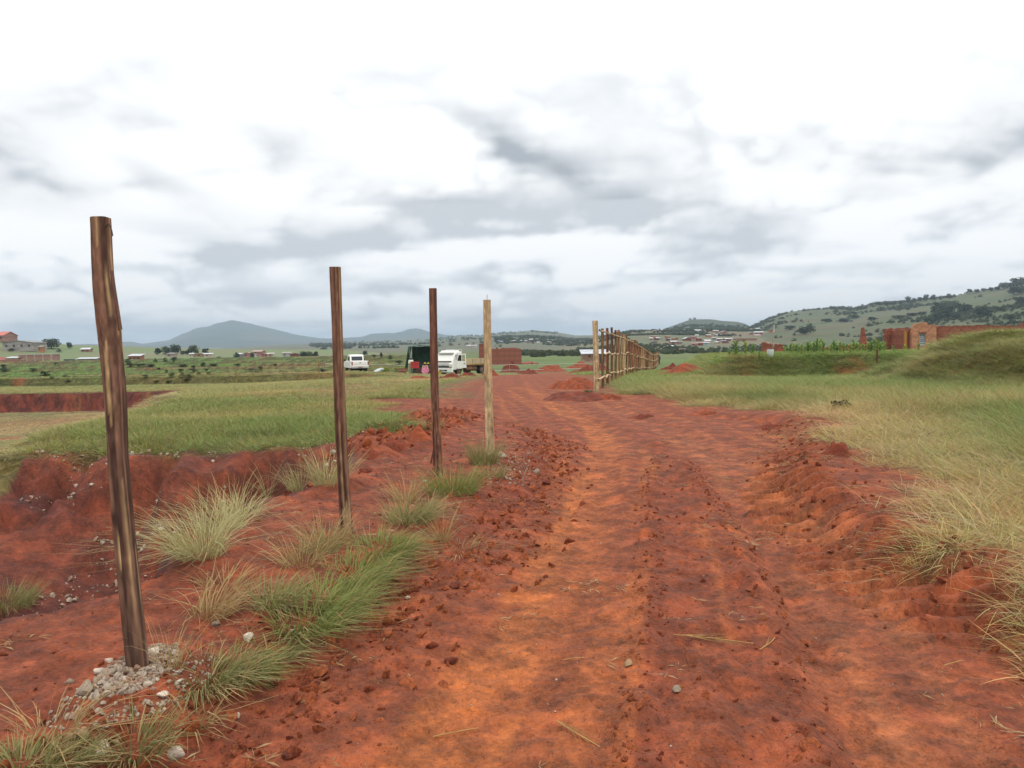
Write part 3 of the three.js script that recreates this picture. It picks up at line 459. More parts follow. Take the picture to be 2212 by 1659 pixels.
{
  const short = [], tall = [], dryl = [], far = [], r = rng(77);
  const put = (x, d, k) => { const h = H(x, d); return [x, h - .02, -d, r() * 6.28, k, k, null]; };
  // left meadow and basin
  for (let i = 0; i < 60000; i++) {
    const rr = 11 + 70 * Math.pow(r(), 1.35), az = lerp(-.70, .12, r()), x = Math.sin(az) * rr, d = Math.cos(az) * rr, b = bare(x, d); if (d < 11.6 || d > 72 || r() < b * 1.08) continue;
    const bx = pl(basinEdge, d), inB = x < bx && d < 40; if (x > pl(fieldEdge, d) + 1.2) continue;
    const q = put(x, d, 1), v = fbm(x * .22, d * .22, 3) + .5 * noise(x * 1.3, d * 1.3), g = fbm(x * .12 + 20, d * .12, 3);
    q[4] = (.8 + .5 * r()) * (1 + rr / 30); q[5] = (.55 + .5 * r()) * (inB ? .35 : 1) * (1 - .55 * b) * (rr > 30 ? .8 : 1) * (d < 16 ? 1.15 : 1);
    q[6] = mix3(mix3(GR.olive, GR.dry, clamp(v * 1.6 + .05 + (inB ? .35 : 0) + b * .6)), GR.green, clamp(.12 + g * 1.5 + (d < 17 ? .3 : 0) - (inB ? .3 : 0))).map((c) => c * (.8 + .4 * r())); short.push(q);
  }
  // tall grass right of the track
  for (let i = 0; i < 74000; i++) {
    const rr = 3.6 + 34 * Math.pow(r(), 1.15), az = lerp(.14, .80, r()), x = Math.sin(az) * rr, d = Math.cos(az) * rr, b = bare(x, d); if (r() < Math.pow(b, .8) * 1.03) continue;
    if (x < 3 && d > 20) continue; if (d < 24 && x < pl(edgeRight, d) - .5) continue;
    const w = d < 24 ? x - pl(edgeRight, d) : 4, v = fbm(x * .35 + 9, d * .35, 3), edge = 1 - ss(.8, 3.2, w + v * 2), q = put(x, d, 1), mound = Math.hypot((x - 18.2) / 6.5, (d - 25.5) / 5.8) < 1.05;
    
    q[4] = (.75 + .5 * r()) * (1 + rr / 38); q[5] = (.6 + .75 * r()) * lerp(1, .55, edge) * (mound ? .6 : 1) * (d > 28 ? .6 : 1) * (1 - .4 * b);
    const dry = clamp(edge * 1.1 + v * .9 - .05 + b * .5) * (mound ? .3 : 1); q[6] = mix3(mix3(GR.green, GR.olive, clamp(.45 + v * 2)), r() < .3 ? GR.straw : GR.dry, dry).map((c) => c * (.8 + .4 * r()));
    q[7] = .12 * r(); q[8] = .22 * r() * (.5 + edge); (edge > .55 && r() < .8 ? dryl : tall).push(q);
  }
  // sparse growth past the fence and on the raised plot
  for (let i = 0; i < 26000; i++) {
    const rr = 30 + 62 * r(), az = lerp(.06, .72, r()), x = Math.sin(az) * rr, d = Math.cos(az) * rr, b = bare(x, d); if (r() < b || x < fenceX(d) - 1 + (d < 50 ? 1 : -8)) continue;
    const q = put(x, d, 1), v = fbm(x * .2, d * .2, 3); q[4] = (1 + .6 * r()) * (1 + rr / 40); q[5] = .5 + .6 * r(); q[6] = mix3(mix3(GR.green, GR.fresh, r()), GR.olive, clamp(.5 + v * 2)).map((c) => c * (.8 + .4 * r())); far.push(q);
  }
  scatter('meadow_grass', [tuft(1, 26, .22, .13, .6, .007), tuft(2, 22, .27, .15, .5, .007), tuft(3, 24, .17, .16, .8, .008)], short, ['short olive meadow grass left of the track', 'slightly taller meadow grass left of the track', 'low spreading meadow grass left of the track'], 'grass');
  scatter('tall_grass', [tuft(4, 20, .42, .13, .4, .006, [-.2, 0]), tuft(5, 16, .5, .12, .35, .005, [-.25, .1]), tuft(6, 24, .33, .15, .6, .007)], tall, ['tall green grass right of the track', 'wispy seeding grass right of the track', 'dense knee-high grass right of the track'], 'grass');
  scatter('dry_grass', [tuft(7, 18, .27, .13, .9, .0042, [-.3, .2]), tuft(8, 14, .33, .12, .8, .004, [-.2, -.15])], dryl, ['straw-coloured grass along the right bank of the track', 'flattened dry stalks along the right bank of the track'], 'grass');
  scatter('rough_grass', [tuft(9, 22, .34, .2, .6, .01)], far, ['rough grass on the raised plot beyond the bank'], 'grass');
}
// single tufts on the bank and in the pit
{
  const kinds = { green: leafMat(new THREE.Color().setRGB(.23, .265, .07)), olive: leafMat(new THREE.Color().setRGB(.27, .26, .10)), straw: leafMat(new THREE.Color().setRGB(.44, .31, .14)), pale: leafMat(new THREE.Color().setRGB(.44, .40, .19)) };
  let seed = 100;
  const T = (px, py, kind, n, h, sp, lean, wind, label, w = .006) => {
    const p = hit(px, py), o = thing('grass_tuft', label, 'grass tuft', p, 0, 'grass tufts on the bank and in the pit');
    const bl = mesh('blades', tuft(seed++, n, h, sp, lean, w, wind), kinds[kind], o); bl.position.y = -.02; bl.userData.kind = 'stuff';
    if (kind === 'green' || kind === 'olive') mesh('dry_stalks', tuft(seed++, Math.max(40, Math.round(n * .16)), h * .9, sp * 1.15, lean * 1.3, w, wind), kinds.straw, o).userData.kind = 'stuff';
    return o;
  };
  T(668, 1345, 'green', 560, .28, .20, 1.0, [.55, -.55], 'lush green tuft at the near end of the grassy strip by the track');
  T(720, 1300, 'green', 560, .28, .20, 1.0, [.6, -.6], 'lush green tuft, second from the near end of the grassy strip');
  T(775, 1245, 'green', 560, .28, .20, 1.0, [.6, -.6], 'lush green tuft in the middle of the grassy strip');
  T(832, 1190, 'green', 560, .28, .20, 1.0, [.6, -.5], 'lush green tuft, second from the far end of the grassy strip');
  T(885, 1130, 'olive', 380, .38, .16, .7, [.4, -.4], 'upright olive tuft at the far end of the grassy strip');
  T(975, 1062, 'green', 420, .38, .24, .8, [0, 0], 'round bushy green tuft right of the third post');
  T(1046, 1000, 'olive', 300, .42, .16, .5, [0, 0], 'grey-green tuft at the foot of the pale post');
  T(1060, 1030, 'olive', 120, .26, .14, .7, [.1, .1], 'small thin tuft below the pale post');
  T(596, 1310, 'olive', 220, .32, .10, .7, [.5, -.3], 'small olive tuft left of the grassy strip');
  T(455, 1465, 'olive', 420, .19, .17, 1.0, [.5, .3], 'flattened olive tuft right of the gravel at the first post');
  T(520, 1450, 'green', 380, .18, .16, 1.0, [.6, .2], 'green tuft lying over the bank edge near the first post');
  T(585, 1415, 'olive', 260, .2, .15, 1.0, [.6, .2], 'trailing olive tuft between the first post and the grassy strip');
  T(45, 1655, 'olive', 480, .13, .12, 1.2, [.1, -.1], 'large dark olive tuft in the bottom left corner');
  T(140, 1640, 'olive', 260, .12, .10, 1.2, [.2, -.1], 'ragged green tuft beside the white stones at bottom left');
  T(290, 1615, 'olive', 200, .22, .13, .8, [.2, .1], 'small olive tuft below the gravel, right of the white stones');
  T(365, 1440, 'straw', 40, .34, .06, .4, [0, -.1], 'thin dry stalks standing in the gravel by the first post', .004);
  T(455, 1330, 'straw', 150, .42, .10, .7, [.5, -.2], 'bowed straw tuft left of the grassy strip');
  T(495, 1265, 'straw', 110, .26, .16, 1.1, [.3, 0], 'flattened straw tuft on the red bank');
  T(650, 1215, 'straw', 130, .30, .14, .8, [-.1, -.2], 'dry straw tuft left of the second post');
  T(705, 1175, 'straw', 140, .34, .13, .6, [.1, -.1], 'straw-coloured tuft at the foot of the second post');
  T(690, 1195, 'olive', 120, .28, .11, .7, [.2, -.1], 'small olive tuft before the second post');
  T(875, 1080, 'straw', 130, .40, .12, .7, [-.2, -.2], 'upright straw tuft behind the grassy strip');
  T(930, 1100, 'straw', 90, .34, .08, 1.0, [.6, -.1], 'straw fan between the grassy strip and the round tuft');
  T(1000, 1185, 'straw', 160, .22, .14, 1.6, [.6, .4], 'flat pale straw clump lying beside the track');
  T(955, 1165, 'straw', 70, .36, .07, .6, [.1, -.1], 'thin upright straw stalks beside the track');
  T(930, 925, 'olive', 120, .28, .16, .7, [0, 0], 'small grey-green tuft behind the third post');
  T(10, 1310, 'olive', 420, .38, .28, .6, [.1, 0], 'dark green tuft at the left edge of the picture, in the pit');
  T(430, 1195, 'pale', 300, .62, .15, .9, [-.6, -.3], 'large pale grass fan leaning out over the pit');
  T(480, 1150, 'pale', 240, .6, .15, .8, [-.5, -.3], 'pale grass fan behind the large one on the pit edge');
  T(520, 1115, 'pale', 160, .45, .14, .7, [-.3, -.2], 'pale grass fan farthest along the near pit edge');
  T(580, 1072, 'pale', 60, .6, .06, .4, [.0, -.1], 'thin tall pale tuft on the pit rim');
  T(655, 1055, 'pale', 260, .55, .22, .5, [.1, -.1], 'broad pale tuft on the pit rim left of the second post');
  T(710, 1045, 'pale', 200, .55, .16, .5, [.1, -.1], 'pale tuft touching the second post on the pit rim');
  T(415, 1560, 'straw', 60, .26, .08, 1.1, [.3, .5], 'fallen straw stalks below the olive tuft near the first post');
  T(120, 1580, 'straw', 80, .3, .12, 1.1, [.5, -.2], 'straw stalks lying above the bottom left tuft');
}

// ------------------------------------------------------------------ stones, clods, litter
function rock(seed, sx = 1, sy = .7, sz = .9, det = 2) { const g = mergeVertices(new THREE.IcosahedronGeometry(1, det).deleteAttribute('normal').deleteAttribute('uv')), p = g.attributes.position, v = new THREE.Vector3(), r = rng(seed), pl_ = []; for (let i = 0; i < 13; i++) pl_.push([new THREE.Vector3(r() * 2 - 1, r() * 2 - 1, r() * 2 - 1).normalize(), .48 + r() * .3]); for (let i = 0; i < p.count; i++) { v.fromBufferAttribute(p, i); for (const [n, k] of pl_) { const t = v.dot(n); if (t > k) v.addScaledVector(n, k - t); } v.multiplyScalar(1.25 + .08 * noise(v.x * 3 + seed, v.y * 3 + v.z * 2)); p.setXYZ(i, v.x * sx, v.y * sy, v.z * sz); } g.computeVertexNormals(); const n = p.count, uv = new Float32Array(n * 2); for (let i = 0; i < n; i++) { uv[i * 2] = p.getX(i) * .5; uv[i * 2 + 1] = p.getY(i) * .5 + p.getZ(i) * .3; } g.setAttribute('uv', new THREE.BufferAttribute(uv, 2)); return g; }
{
  const rocks = [1, 2, 3, 4, 5].map((s) => rock(s * 13, 1, .7, .9, 3)), white = W(214, 198, 178, { roughness: .85 }), greyM = W(158, 140, 120), tan = W(172, 138, 102), r = rng(9);
  const S = (px, py, w, m, label, g = 'pale stones along the bank') => { const p = hit(px, py), k = w * -p.z / PX / 2, o = mesh('stone', rocks[Math.floor(r() * 5)], m); o.position.set(p.x, p.y + k * .35, p.z); o.scale.setScalar(k); o.rotation.set(r() - .5, r() * 6, r() - .5); tag(o, label, 'stone', g); };
  S(1355, 1437, 20, tan, 'single tan angular stone lying on the track', null);
  S(536, 1382, 28, white, 'white stone on the bank, right of the gravel'); S(468, 1350, 18, greyM, 'small grey stone above the gravel'); S(220, 1622, 36, white, 'large white angular stone in the bottom left grass');
  S(381, 1634, 38, white, 'flat white stone near the bottom edge'); S(176, 1588, 28, tan, 'cream stone left of the large white one'); S(152, 1597, 24, tan, 'cream stone partly in the bottom left grass');
  S(384, 1478, 22, white, 'white stone at the edge of the olive tuft'); S(352, 1506, 24, white, 'white stone below the gravel'); S(151, 1475, 20, greyM, 'dark grey stone left of the gravel');
  S(182, 1500, 46, greyM, 'long grey stone at the left end of the gravel'); S(236, 1430, 20, white, 'cream stone left of the first post'); S(330, 1415, 34, white, 'pale stone touching the first post on its right');
  S(215, 1452, 22, white, 'white stone in the gravel, left of the first post'); S(1160, 1022, 16, greyM, 'grey stone on the right edge of the bank near the pale post'); S(630, 1364, 10, white, 'tiny white stone at the near end of the grassy strip');
  S(565, 1318, 12, white, 'small pale stone left of the grassy strip'); S(1462, 1492, 18, greyM, 'pale flat pebble on the middle of the track', null); S(880, 1294, 12, white, 'white pebble at the foot of the bank'); S(513, 1548, 16, white, 'pale pebble with straw near the bank foot');
  S(1083, 988, 20, white, 'white stone at the foot of the pale post'); S(250, 1605, 16, greyM, 'grey stone beside the large white one'); S(920, 1042, 14, white, 'white stone left of the round tuft');
  const list = [], e = new THREE.Object3D(); const gravel = [];
  for (let i = 0; i < 900; i++) { const c = i < 620 ? [295, 1450, 95, 42, -.42] : [290, 1500, 190, 60, -.3], a = r() * 6.28, q = Math.sqrt(r()), X = Math.cos(a) * q * c[2], Y = Math.sin(a) * q * c[3], p = hit(c[0] + X, c[1] + Y + X * c[4]); gravel.push([p, (i < 620 ? .006 + .018 * r() * r() * 1.2 : .004 + .01 * r()), r()]); }
  for (let i = 0; i < 260; i++) { const p = hit(1090 + 90 * (r() - .4), 1000 + 70 * (r() - .3)); gravel.push([p, .006 + .016 * r() * r(), r()]); }
  for (let i = 0; i < 3800; i++) { const x = lerp(-8.2, -2.3, r()), d = lerp(7.2, 12.2, r()); if (fbm(x * .8 + 4, d * .8, 2) + .3 * ss(-7, -3.4, x) < .02 + .1 * r()) continue; gravel.push([new THREE.Vector3(x, H(x, d), -d), .006 + .04 * r() ** 4, r()]); }
  for (let i = 0; i < 500; i++) { const x = lerp(-3, 3.4, r()), d = lerp(3, 12, r()); gravel.push([new THREE.Vector3(x, H(x, d), -d), .003 + .006 * r() * r(), r()]); }
  rocks.slice(0, 3).forEach((g, k) => { const part = gravel.filter((_, i) => i % 3 === k), I = new THREE.InstancedMesh(g, W(255, 255, 255), part.length), c = new THREE.Color(); part.forEach(([p, s, t], i) => { e.position.set(p.x, p.y + s * .25, p.z); e.rotation.set(t * 9, t * 40, t * 3); e.scale.set(s * (.8 + .5 * t), s * .8, s); e.updateMatrix(); I.setMatrixAt(i, e.matrix); I.setColorAt(i, c.setRGB(...mix3(mix3([.56, .48, .38], [.36, .29, .22], t), [.40, .20, .11], t > .7 ? .65 : .18))); }); I.name = numbered('gravel'); I.castShadow = I.receiveShadow = true; scene.add(I); tag(I, ['pale crushed gravel around the posts and in the pit wall', 'scattered light grit on the bank and pit wall', 'coarse pale chips on the bank and pit wall'][k], 'gravel', undefined, 'stuff'); });
  // clods
  const clodGeo = [21, 22, 23].map((s) => { const g = rock(s * 7, 1, .65, .85, 3), p = g.attributes.position; for (let i = 0; i < p.count; i++) { const k = 1 + .3 * fbm(p.getX(i) * 2.4 + s, p.getY(i) * 2.4 + p.getZ(i) * 3.1, 3); p.setXYZ(i, p.getX(i) * k, p.getY(i) * k, p.getZ(i) * k); } g.computeVertexNormals(); return g; }), clods = [];
  for (let i = 0; i < 16000; i++) {
    const d = 2.6 + 12 * Math.pow(r(), 1.3), side = r(); let x, s;
    if (side < .42) { x = pl(toeLeft, d) + (r() + r() + r() - 1.5) * .55 + .12 * noise(d * 2, 5); s = .0025 + .034 * r() ** 8; }
    else if (side < .68) { if (d > 11) continue; const cl = pl(churnL, d), cr = pl(churnR, d); x = lerp(cl - .1, cr + .2, r() < .6 ? (r() < .5 ? r() * .25 : 1 - r() * .25) : r()); s = .002 + .02 * r() ** 7; }
    else if (side < .88) { x = pl(edgeRight, d) + (r() + r() - 1.2) * .8; s = .0025 + .034 * r() ** 8; }
    else { x = lerp(pl(pitEdge, d), pl(toeLeft, d), r()); s = .003 + .02 * r() ** 5; }
    clods.push([x, H(x, d), -d, s, r()]);
  }
  for (let i = 0; i < 900; i++) { const t = r(), d = lerp(10, 17, t), x = lerp(-2.3, -1, t) + (r() - .5) * 1.4; clods.push([x, H(x, d), -d, .012 + .05 * r() ** 3, r()]); }
  clodGeo.forEach((g, k) => { const part = clods.filter((_, i) => i % 3 === k), I = new THREE.InstancedMesh(g, new THREE.MeshStandardMaterial({ map: soilMap, roughness: 1, bumpMap: soilBump, bumpScale: .004 }), part.length), c = new THREE.Color(); part.forEach(([x, y, z, s, t], i) => { e.position.set(x, y + s * .08, z); e.rotation.set(t * 7, t * 31, t * 13); e.scale.set(s * (1 + .6 * t), s * .8, s * 1.05); e.updateMatrix(); I.setMatrixAt(i, e.matrix); I.setColorAt(i, c.setRGB(...mix3(C.red, t < .5 ? C.deep : C.orange, t * .45))); }); I.name = numbered('soil_clods'); I.castShadow = I.receiveShadow = true; scene.add(I); tag(I, ['crumbs of red soil along the track edges', 'loose red clods between the wheel paths', 'broken red soil lumps on the banks'][k], 'soil', undefined, 'stuff'); });
  const redM = new THREE.MeshStandardMaterial({ color: new THREE.Color().setRGB(...C.red), map: soilMap, bumpMap: soilBump, bumpScale: .01, roughness: 1 }), deepM = redM.clone(); deepM.color.setRGB(...C.deep); const orM = redM.clone(); orM.color.setRGB(...mix3(C.red, C.orange, .5));
  const D = (px, py, w, m, label) => { const p = hit(px, py), k = w * -p.z / PX / 2, o = mesh('soil_clod', clodGeo[Math.floor(r() * 3)], m); o.position.set(p.x, p.y + k * .3, p.z); o.scale.set(k, k * .8, k); o.rotation.set(r() * .6, r() * 6, r() * .5); tag(o, label, 'clod', 'large clods of red soil'); };
  D(692, 1458, 40, orM, 'largest orange-red clod at the foot of the bank'); D(700, 1494, 34, orM, 'orange clod just below the largest one'); D(722, 1516, 24, redM, 'small red clod below the orange pair'); D(975, 1432, 36, deepM, 'flat dark clod on the left wheel path'); D(684, 1480, 16, deepM, 'dark clod tucked between the orange pair');
  D(590, 1480, 22, redM, 'red clod by the end of the olive tuft'); D(620, 1638, 40, deepM, 'dark crumbled clod at the bottom edge'); D(985, 1270, 30, deepM, 'dark clod at the foot of the bank under the straw clump'); D(970, 1290, 18, redM, 'small red clod near the dark one below the straw'); D(236, 1598, 26, redM, 'reddish lump between the bottom left stones'); D(1180, 1045, 20, deepM, 'dark clod on the bank side near the pale post'); D(790, 1020, 26, deepM, 'dark clod on the spoil right of the second post');
  // heaps of dug soil
  const Hp = (px, py, w, h, m, label, dz = 1) => { // heap lying on the land under it
    const p = hit(px, py), k = w * -p.z / PX / 2, top = h * -p.z / PX, n = 36, g = new THREE.PlaneGeometry(2.4, 2.4, n, n).rotateX(-Math.PI / 2), P = g.attributes.position, seed = px * .37;
    for (let i = 0; i < P.count; i++) { const x = P.getX(i), z = P.getZ(i), q = Math.hypot(x, z) + .34 * fbm(x * 1.5 + seed, z * 1.5, 3), X = x * k, Z = z * k * dz, m1 = 1 - ss(.05, 1.0, q); P.setXYZ(i, X, H(p.x + X, -p.z - Z) - p.y + top * m1 * (.9 + .9 * fbm(x * 2.2 + seed, z * 2.2, 3)) + Math.min(top, .3) * .35 * fbm(x * 6 + seed, z * 6, 3) * Math.min(1, m1 * 4) - .03 * (1 - ss(0, .12, m1)), Z); }
    g.computeVertexNormals(); const u = g.attributes.uv; for (let i = 0; i < P.count; i++) u.setXY(i, P.getX(i) / 1.7, P.getZ(i) / 1.7);
    const o = mesh('soil_heap', g, m); o.position.copy(p); tag(o, label, 'soil heap', 'heaps of dug red soil'); };
  Hp(1808, 985, 90, 30, deepM, 'fresh red heap right of the track, at the grass edge', .8); Hp(1660, 925, 60, 12, deepM, 'low broken heap beyond the fresh one at the grass edge'); Hp(1520, 893, 70, 9, redM, 'flat spoil strip at the inner side of the bend');
  Hp(1385, 902, 70, 8, deepM, 'thin dark spoil line on the bend'); Hp(1250, 862, 190, 18, deepM, 'wide dark red heap before the end post of the fence', .9); Hp(1240, 838, 150, 24, redM, 'red heap behind the wide one, left of the end post', .9); Hp(1315, 862, 80, 12, redM, 'low spread of soil right of the end post');
  Hp(1285, 805, 120, 20, deepM, 'long red spoil heap crossing behind the end post'); Hp(1190, 803, 90, 16, redM, 'spoil heap in the middle of the distant row'); Hp(1104, 804, 60, 22, deepM, 'pointed red heap right of the pale post'); Hp(1060, 812, 60, 12, redM, 'low heap just right of the pale post, in the distant row'); Hp(1140, 808, 60, 12, deepM, 'low heap right of the pointed one');
  Hp(975, 818, 60, 14, deepM, 'red heap in front of the truck'); Hp(1010, 814, 50, 12, deepM, 'red heap before the truck rear wheel'); Hp(905, 818, 60, 7, redM, 'flat red spoil left of the third post, before the tent'); Hp(1255, 796, 80, 14, redM, 'farthest spoil heap left of the fence'); Hp(1480, 812, 170, 22, redM, 'broad red spoil heap on the right, beyond the fence'); Hp(1450, 805, 70, 20, deepM, 'darker red heap at the left end of the broad spoil');
  Hp(855, 962, 70, 14, deepM, 'dark crumbling spoil heap on the far rim of the bank'); Hp(800, 985, 50, 12, deepM, 'small dark spoil heap right of the second post'); Hp(905, 935, 60, 12, redM, 'spoil heap behind the third post'); Hp(680, 938, 40, 10, redM, 'small isolated red heap in the meadow', 1); Hp(960, 920, 40, 10, deepM, 'small spoil heap right of the third post');
  // litter of straw
  const strawG = [31, 32, 33].map((s) => { const q = rng(s), P = []; for (let i = 0; i < 5; i++) { const a = q() * 6.28, l = .05 + q() * .12, x = (q() - .5) * .08, z = (q() - .5) * .08, dx = Math.cos(a) * l, dz = Math.sin(a) * l, w = .0016, y = .004 + q() * .01, bx = (q() - .5) * .03; P.push(x, y, z, x - dz / l * w * 2, y, z + dx / l * w * 2, x + dx * .5 + bx, y + .008, z + dz * .5 + bx, x + dx * .5 + bx, y + .008, z + dz * .5 + bx, x - dz / l * w * 2, y, z + dx / l * w * 2, x + dx, y, z + dz); } return quadTri(P); }), litter = [];
  for (let i = 0; i < 2600; i++) { const d = 2.8 + 13 * Math.pow(r(), 1.2), z = r(); let x; if (z < .45) x = pl(edgeRight, d) + .3 - 1.6 * r() * r(); else if (z < .72) x = lerp(pl(pitEdge, d) + .3, pl(toeLeft, d) + .2, r()); else x = lerp(pl(toeLeft, d), pl(edgeRight, d), r()); if (fbm(x * 1.5, d * 1.5, 2) < -.1 + (z > .72 ? .15 : 0)) continue; litter.push([x, H(x, d) + .004, -d, r() * 6.28, 0.28 + r() * .5, .5, mix3([.36, .22, .10], [.48, .36, .20], r()).map((c) => c)]); }
  scatter('straw_litter', strawG, litter, ['bits of straw strewn over the bank and track', 'broken dry stalks strewn over the soil', 'loose straw along the right bank'], 'straw');
  // a few larger stalks one can point to
  const stalk = (px, py, len, ang, label, branches = 0) => { const p = hit(px, py), t = thing('straw_stalk', label, 'straw', [p.x, p.y + .008, p.z], ang, 'single dry stalks lying on the track'); mesh('stem', new THREE.TubeGeometry(new THREE.CatmullRomCurve3([[-len / 2, 0, 0], [0, .012, .01], [len / 2, .004, -.012]].map((v) => new THREE.Vector3(...v))), 10, .0028, 5), W(196, 152, 92), t); for (let i = 0; i < branches; i++) { const a = (r() - .5) * .9, b0 = -len / 2 + .03 + len * .5 * r(); mesh('branch', bar([b0, .006, 0], [b0 + Math.cos(a) * len * .4, .012, Math.sin(a) * len * .4], .0016, 5, .0008), W(188, 146, 90), t); } };
  stalk(1240, 1428, .11, .05, 'short straight straw left of the tan stone'); stalk(1245, 1590, .30, -1.0, 'branched dry sprig near the bottom of the track', 9); stalk(985, 1588, .2, .25, 'long curved straw on the orange wheel path'); stalk(1540, 1385, .42, -.4, 'tangled dry sprig on the churned strip', 14); stalk(1660, 1395, .2, .8, 'pale forked straw right of the tangled sprig', 4); stalk(2060, 1437, .13, .3, 'small straw lying near the right edge'); stalk(880, 1470, .09, 1.3, 'bent straw left of the dark flat clod', 2);
}

console.log('trees');
// ------------------------------------------------------------------ trees and bushes
function crownGeo(seed, n, o = {}) { // leaf faces gathered in clumps through the crown's volume; about 1 high, 1 wide
  const r = rng(seed), P = [], lobes = [], nl = o.lobes ?? 9;
  for (let i = 0; i < nl; i++) { const a = r() * 6.283, q = Math.sqrt(r()) * .34, y = (o.y0 ?? .12) + r() * (o.yh ?? .72); lobes.push([Math.cos(a) * q * (1.1 - .5 * y), y, Math.sin(a) * q * (1.1 - .5 * y), .12 + r() * .15]); }
  for (let i = 0; i < n; i++) {
    const L = lobes[Math.floor(r() * nl)], u = r() * 2 - 1, a = r() * 6.283, q = Math.cbrt(.25 + .75 * r()) * L[3], s = Math.sqrt(1 - u * u), x = L[0] + Math.cos(a) * s * q, y = L[1] + u * q * .85, z = L[2] + Math.sin(a) * s * q, w = (o.leaf ?? .05) * (.6 + .8 * r());
    if (y < 0) continue;
    const n1 = new THREE.Vector3(r() - .5, r() - .5, r() - .5).normalize(), n2 = new THREE.Vector3(r() - .5, r() - .5, r() - .5).cross(n1).normalize();
    P.push(x - n1.x * w, y - n1.y * w, z - n1.z * w, x + n2.x * w * .6, y + n2.y * w * .6, z + n2.z * w * .6, x + n1.x * w, y + n1.y * w, z + n1.z * w, x - n1.x * w, y - n1.y * w, z - n1.z * w, x + n1.x * w, y + n1.y * w, z + n1.z * w, x - n2.x * w * .6, y - n2.y * w * .6, z - n2.z * w * .6);
  }
  return quadTri(P);
}
const barkM = W(84, 66, 52), leafDark = leafMat(new THREE.Color().setRGB(.045, .065, .03)), leafMid = leafMat(new THREE.Color().setRGB(.07, .10, .04)), leafGrey = leafMat(new THREE.Color().setRGB(.075, .095, .055));
const trunkFor = (seed, base) => { const r = rng(seed), L = [bar([0, -.06, 0], [.01, base + .25, 0], .028, 7, .016)]; for (let i = 0; i < 5; i++) { const a = r() * 6.283, y = base + r() * .25; L.push(bar([0, y, 0], [Math.cos(a) * .26, y + .22 + r() * .2, Math.sin(a) * .26], .012, 5, .004)); } return join(L); };
const treeKinds = [0, 1, 2].map((k) => ({ crown: crownGeo(300 + k, 900, { leaf: .05, y0: .24, yh: .58, lobes: 13 + k * 3 }), trunk: trunkFor(310 + k, .2) }));
const bushKinds = [0, 1, 2].map((k) => ({ crown: crownGeo(330 + k, 420, { leaf: .055, y0: .12, yh: .6, lobes: 8 + k }), trunk: trunkFor(340 + k, .02) }));
let tk = 0;
function tree(kind, px, py, w, h, label, group, mat = leafDark, far = 4000, dist) { // w, h in picture units, foot at (px, py)
  let p = dist ? onLand(px, dist) : hit(px, py, 12); if (-p.z > far) p = onLand(px, far);
  const k = -p.z / PX, K = (kind === 'bush' ? bushKinds : treeKinds)[tk++ % 3], o = thing(kind, label, kind === 'bush' ? 'bush' : 'tree', p, tk * 1.3, group);
  o.scale.set(w * k * 1.25, h * k * 1.08, w * k * 1.25); mesh('crown', K.crown, mat, o); mesh('trunk', K.trunk, barkM, o); return o;
}
const Z5 = (x, y) => [(500 + x * .3888) * .54, (1320 + y * .3888) * .54], z5 = .3888 * .54;
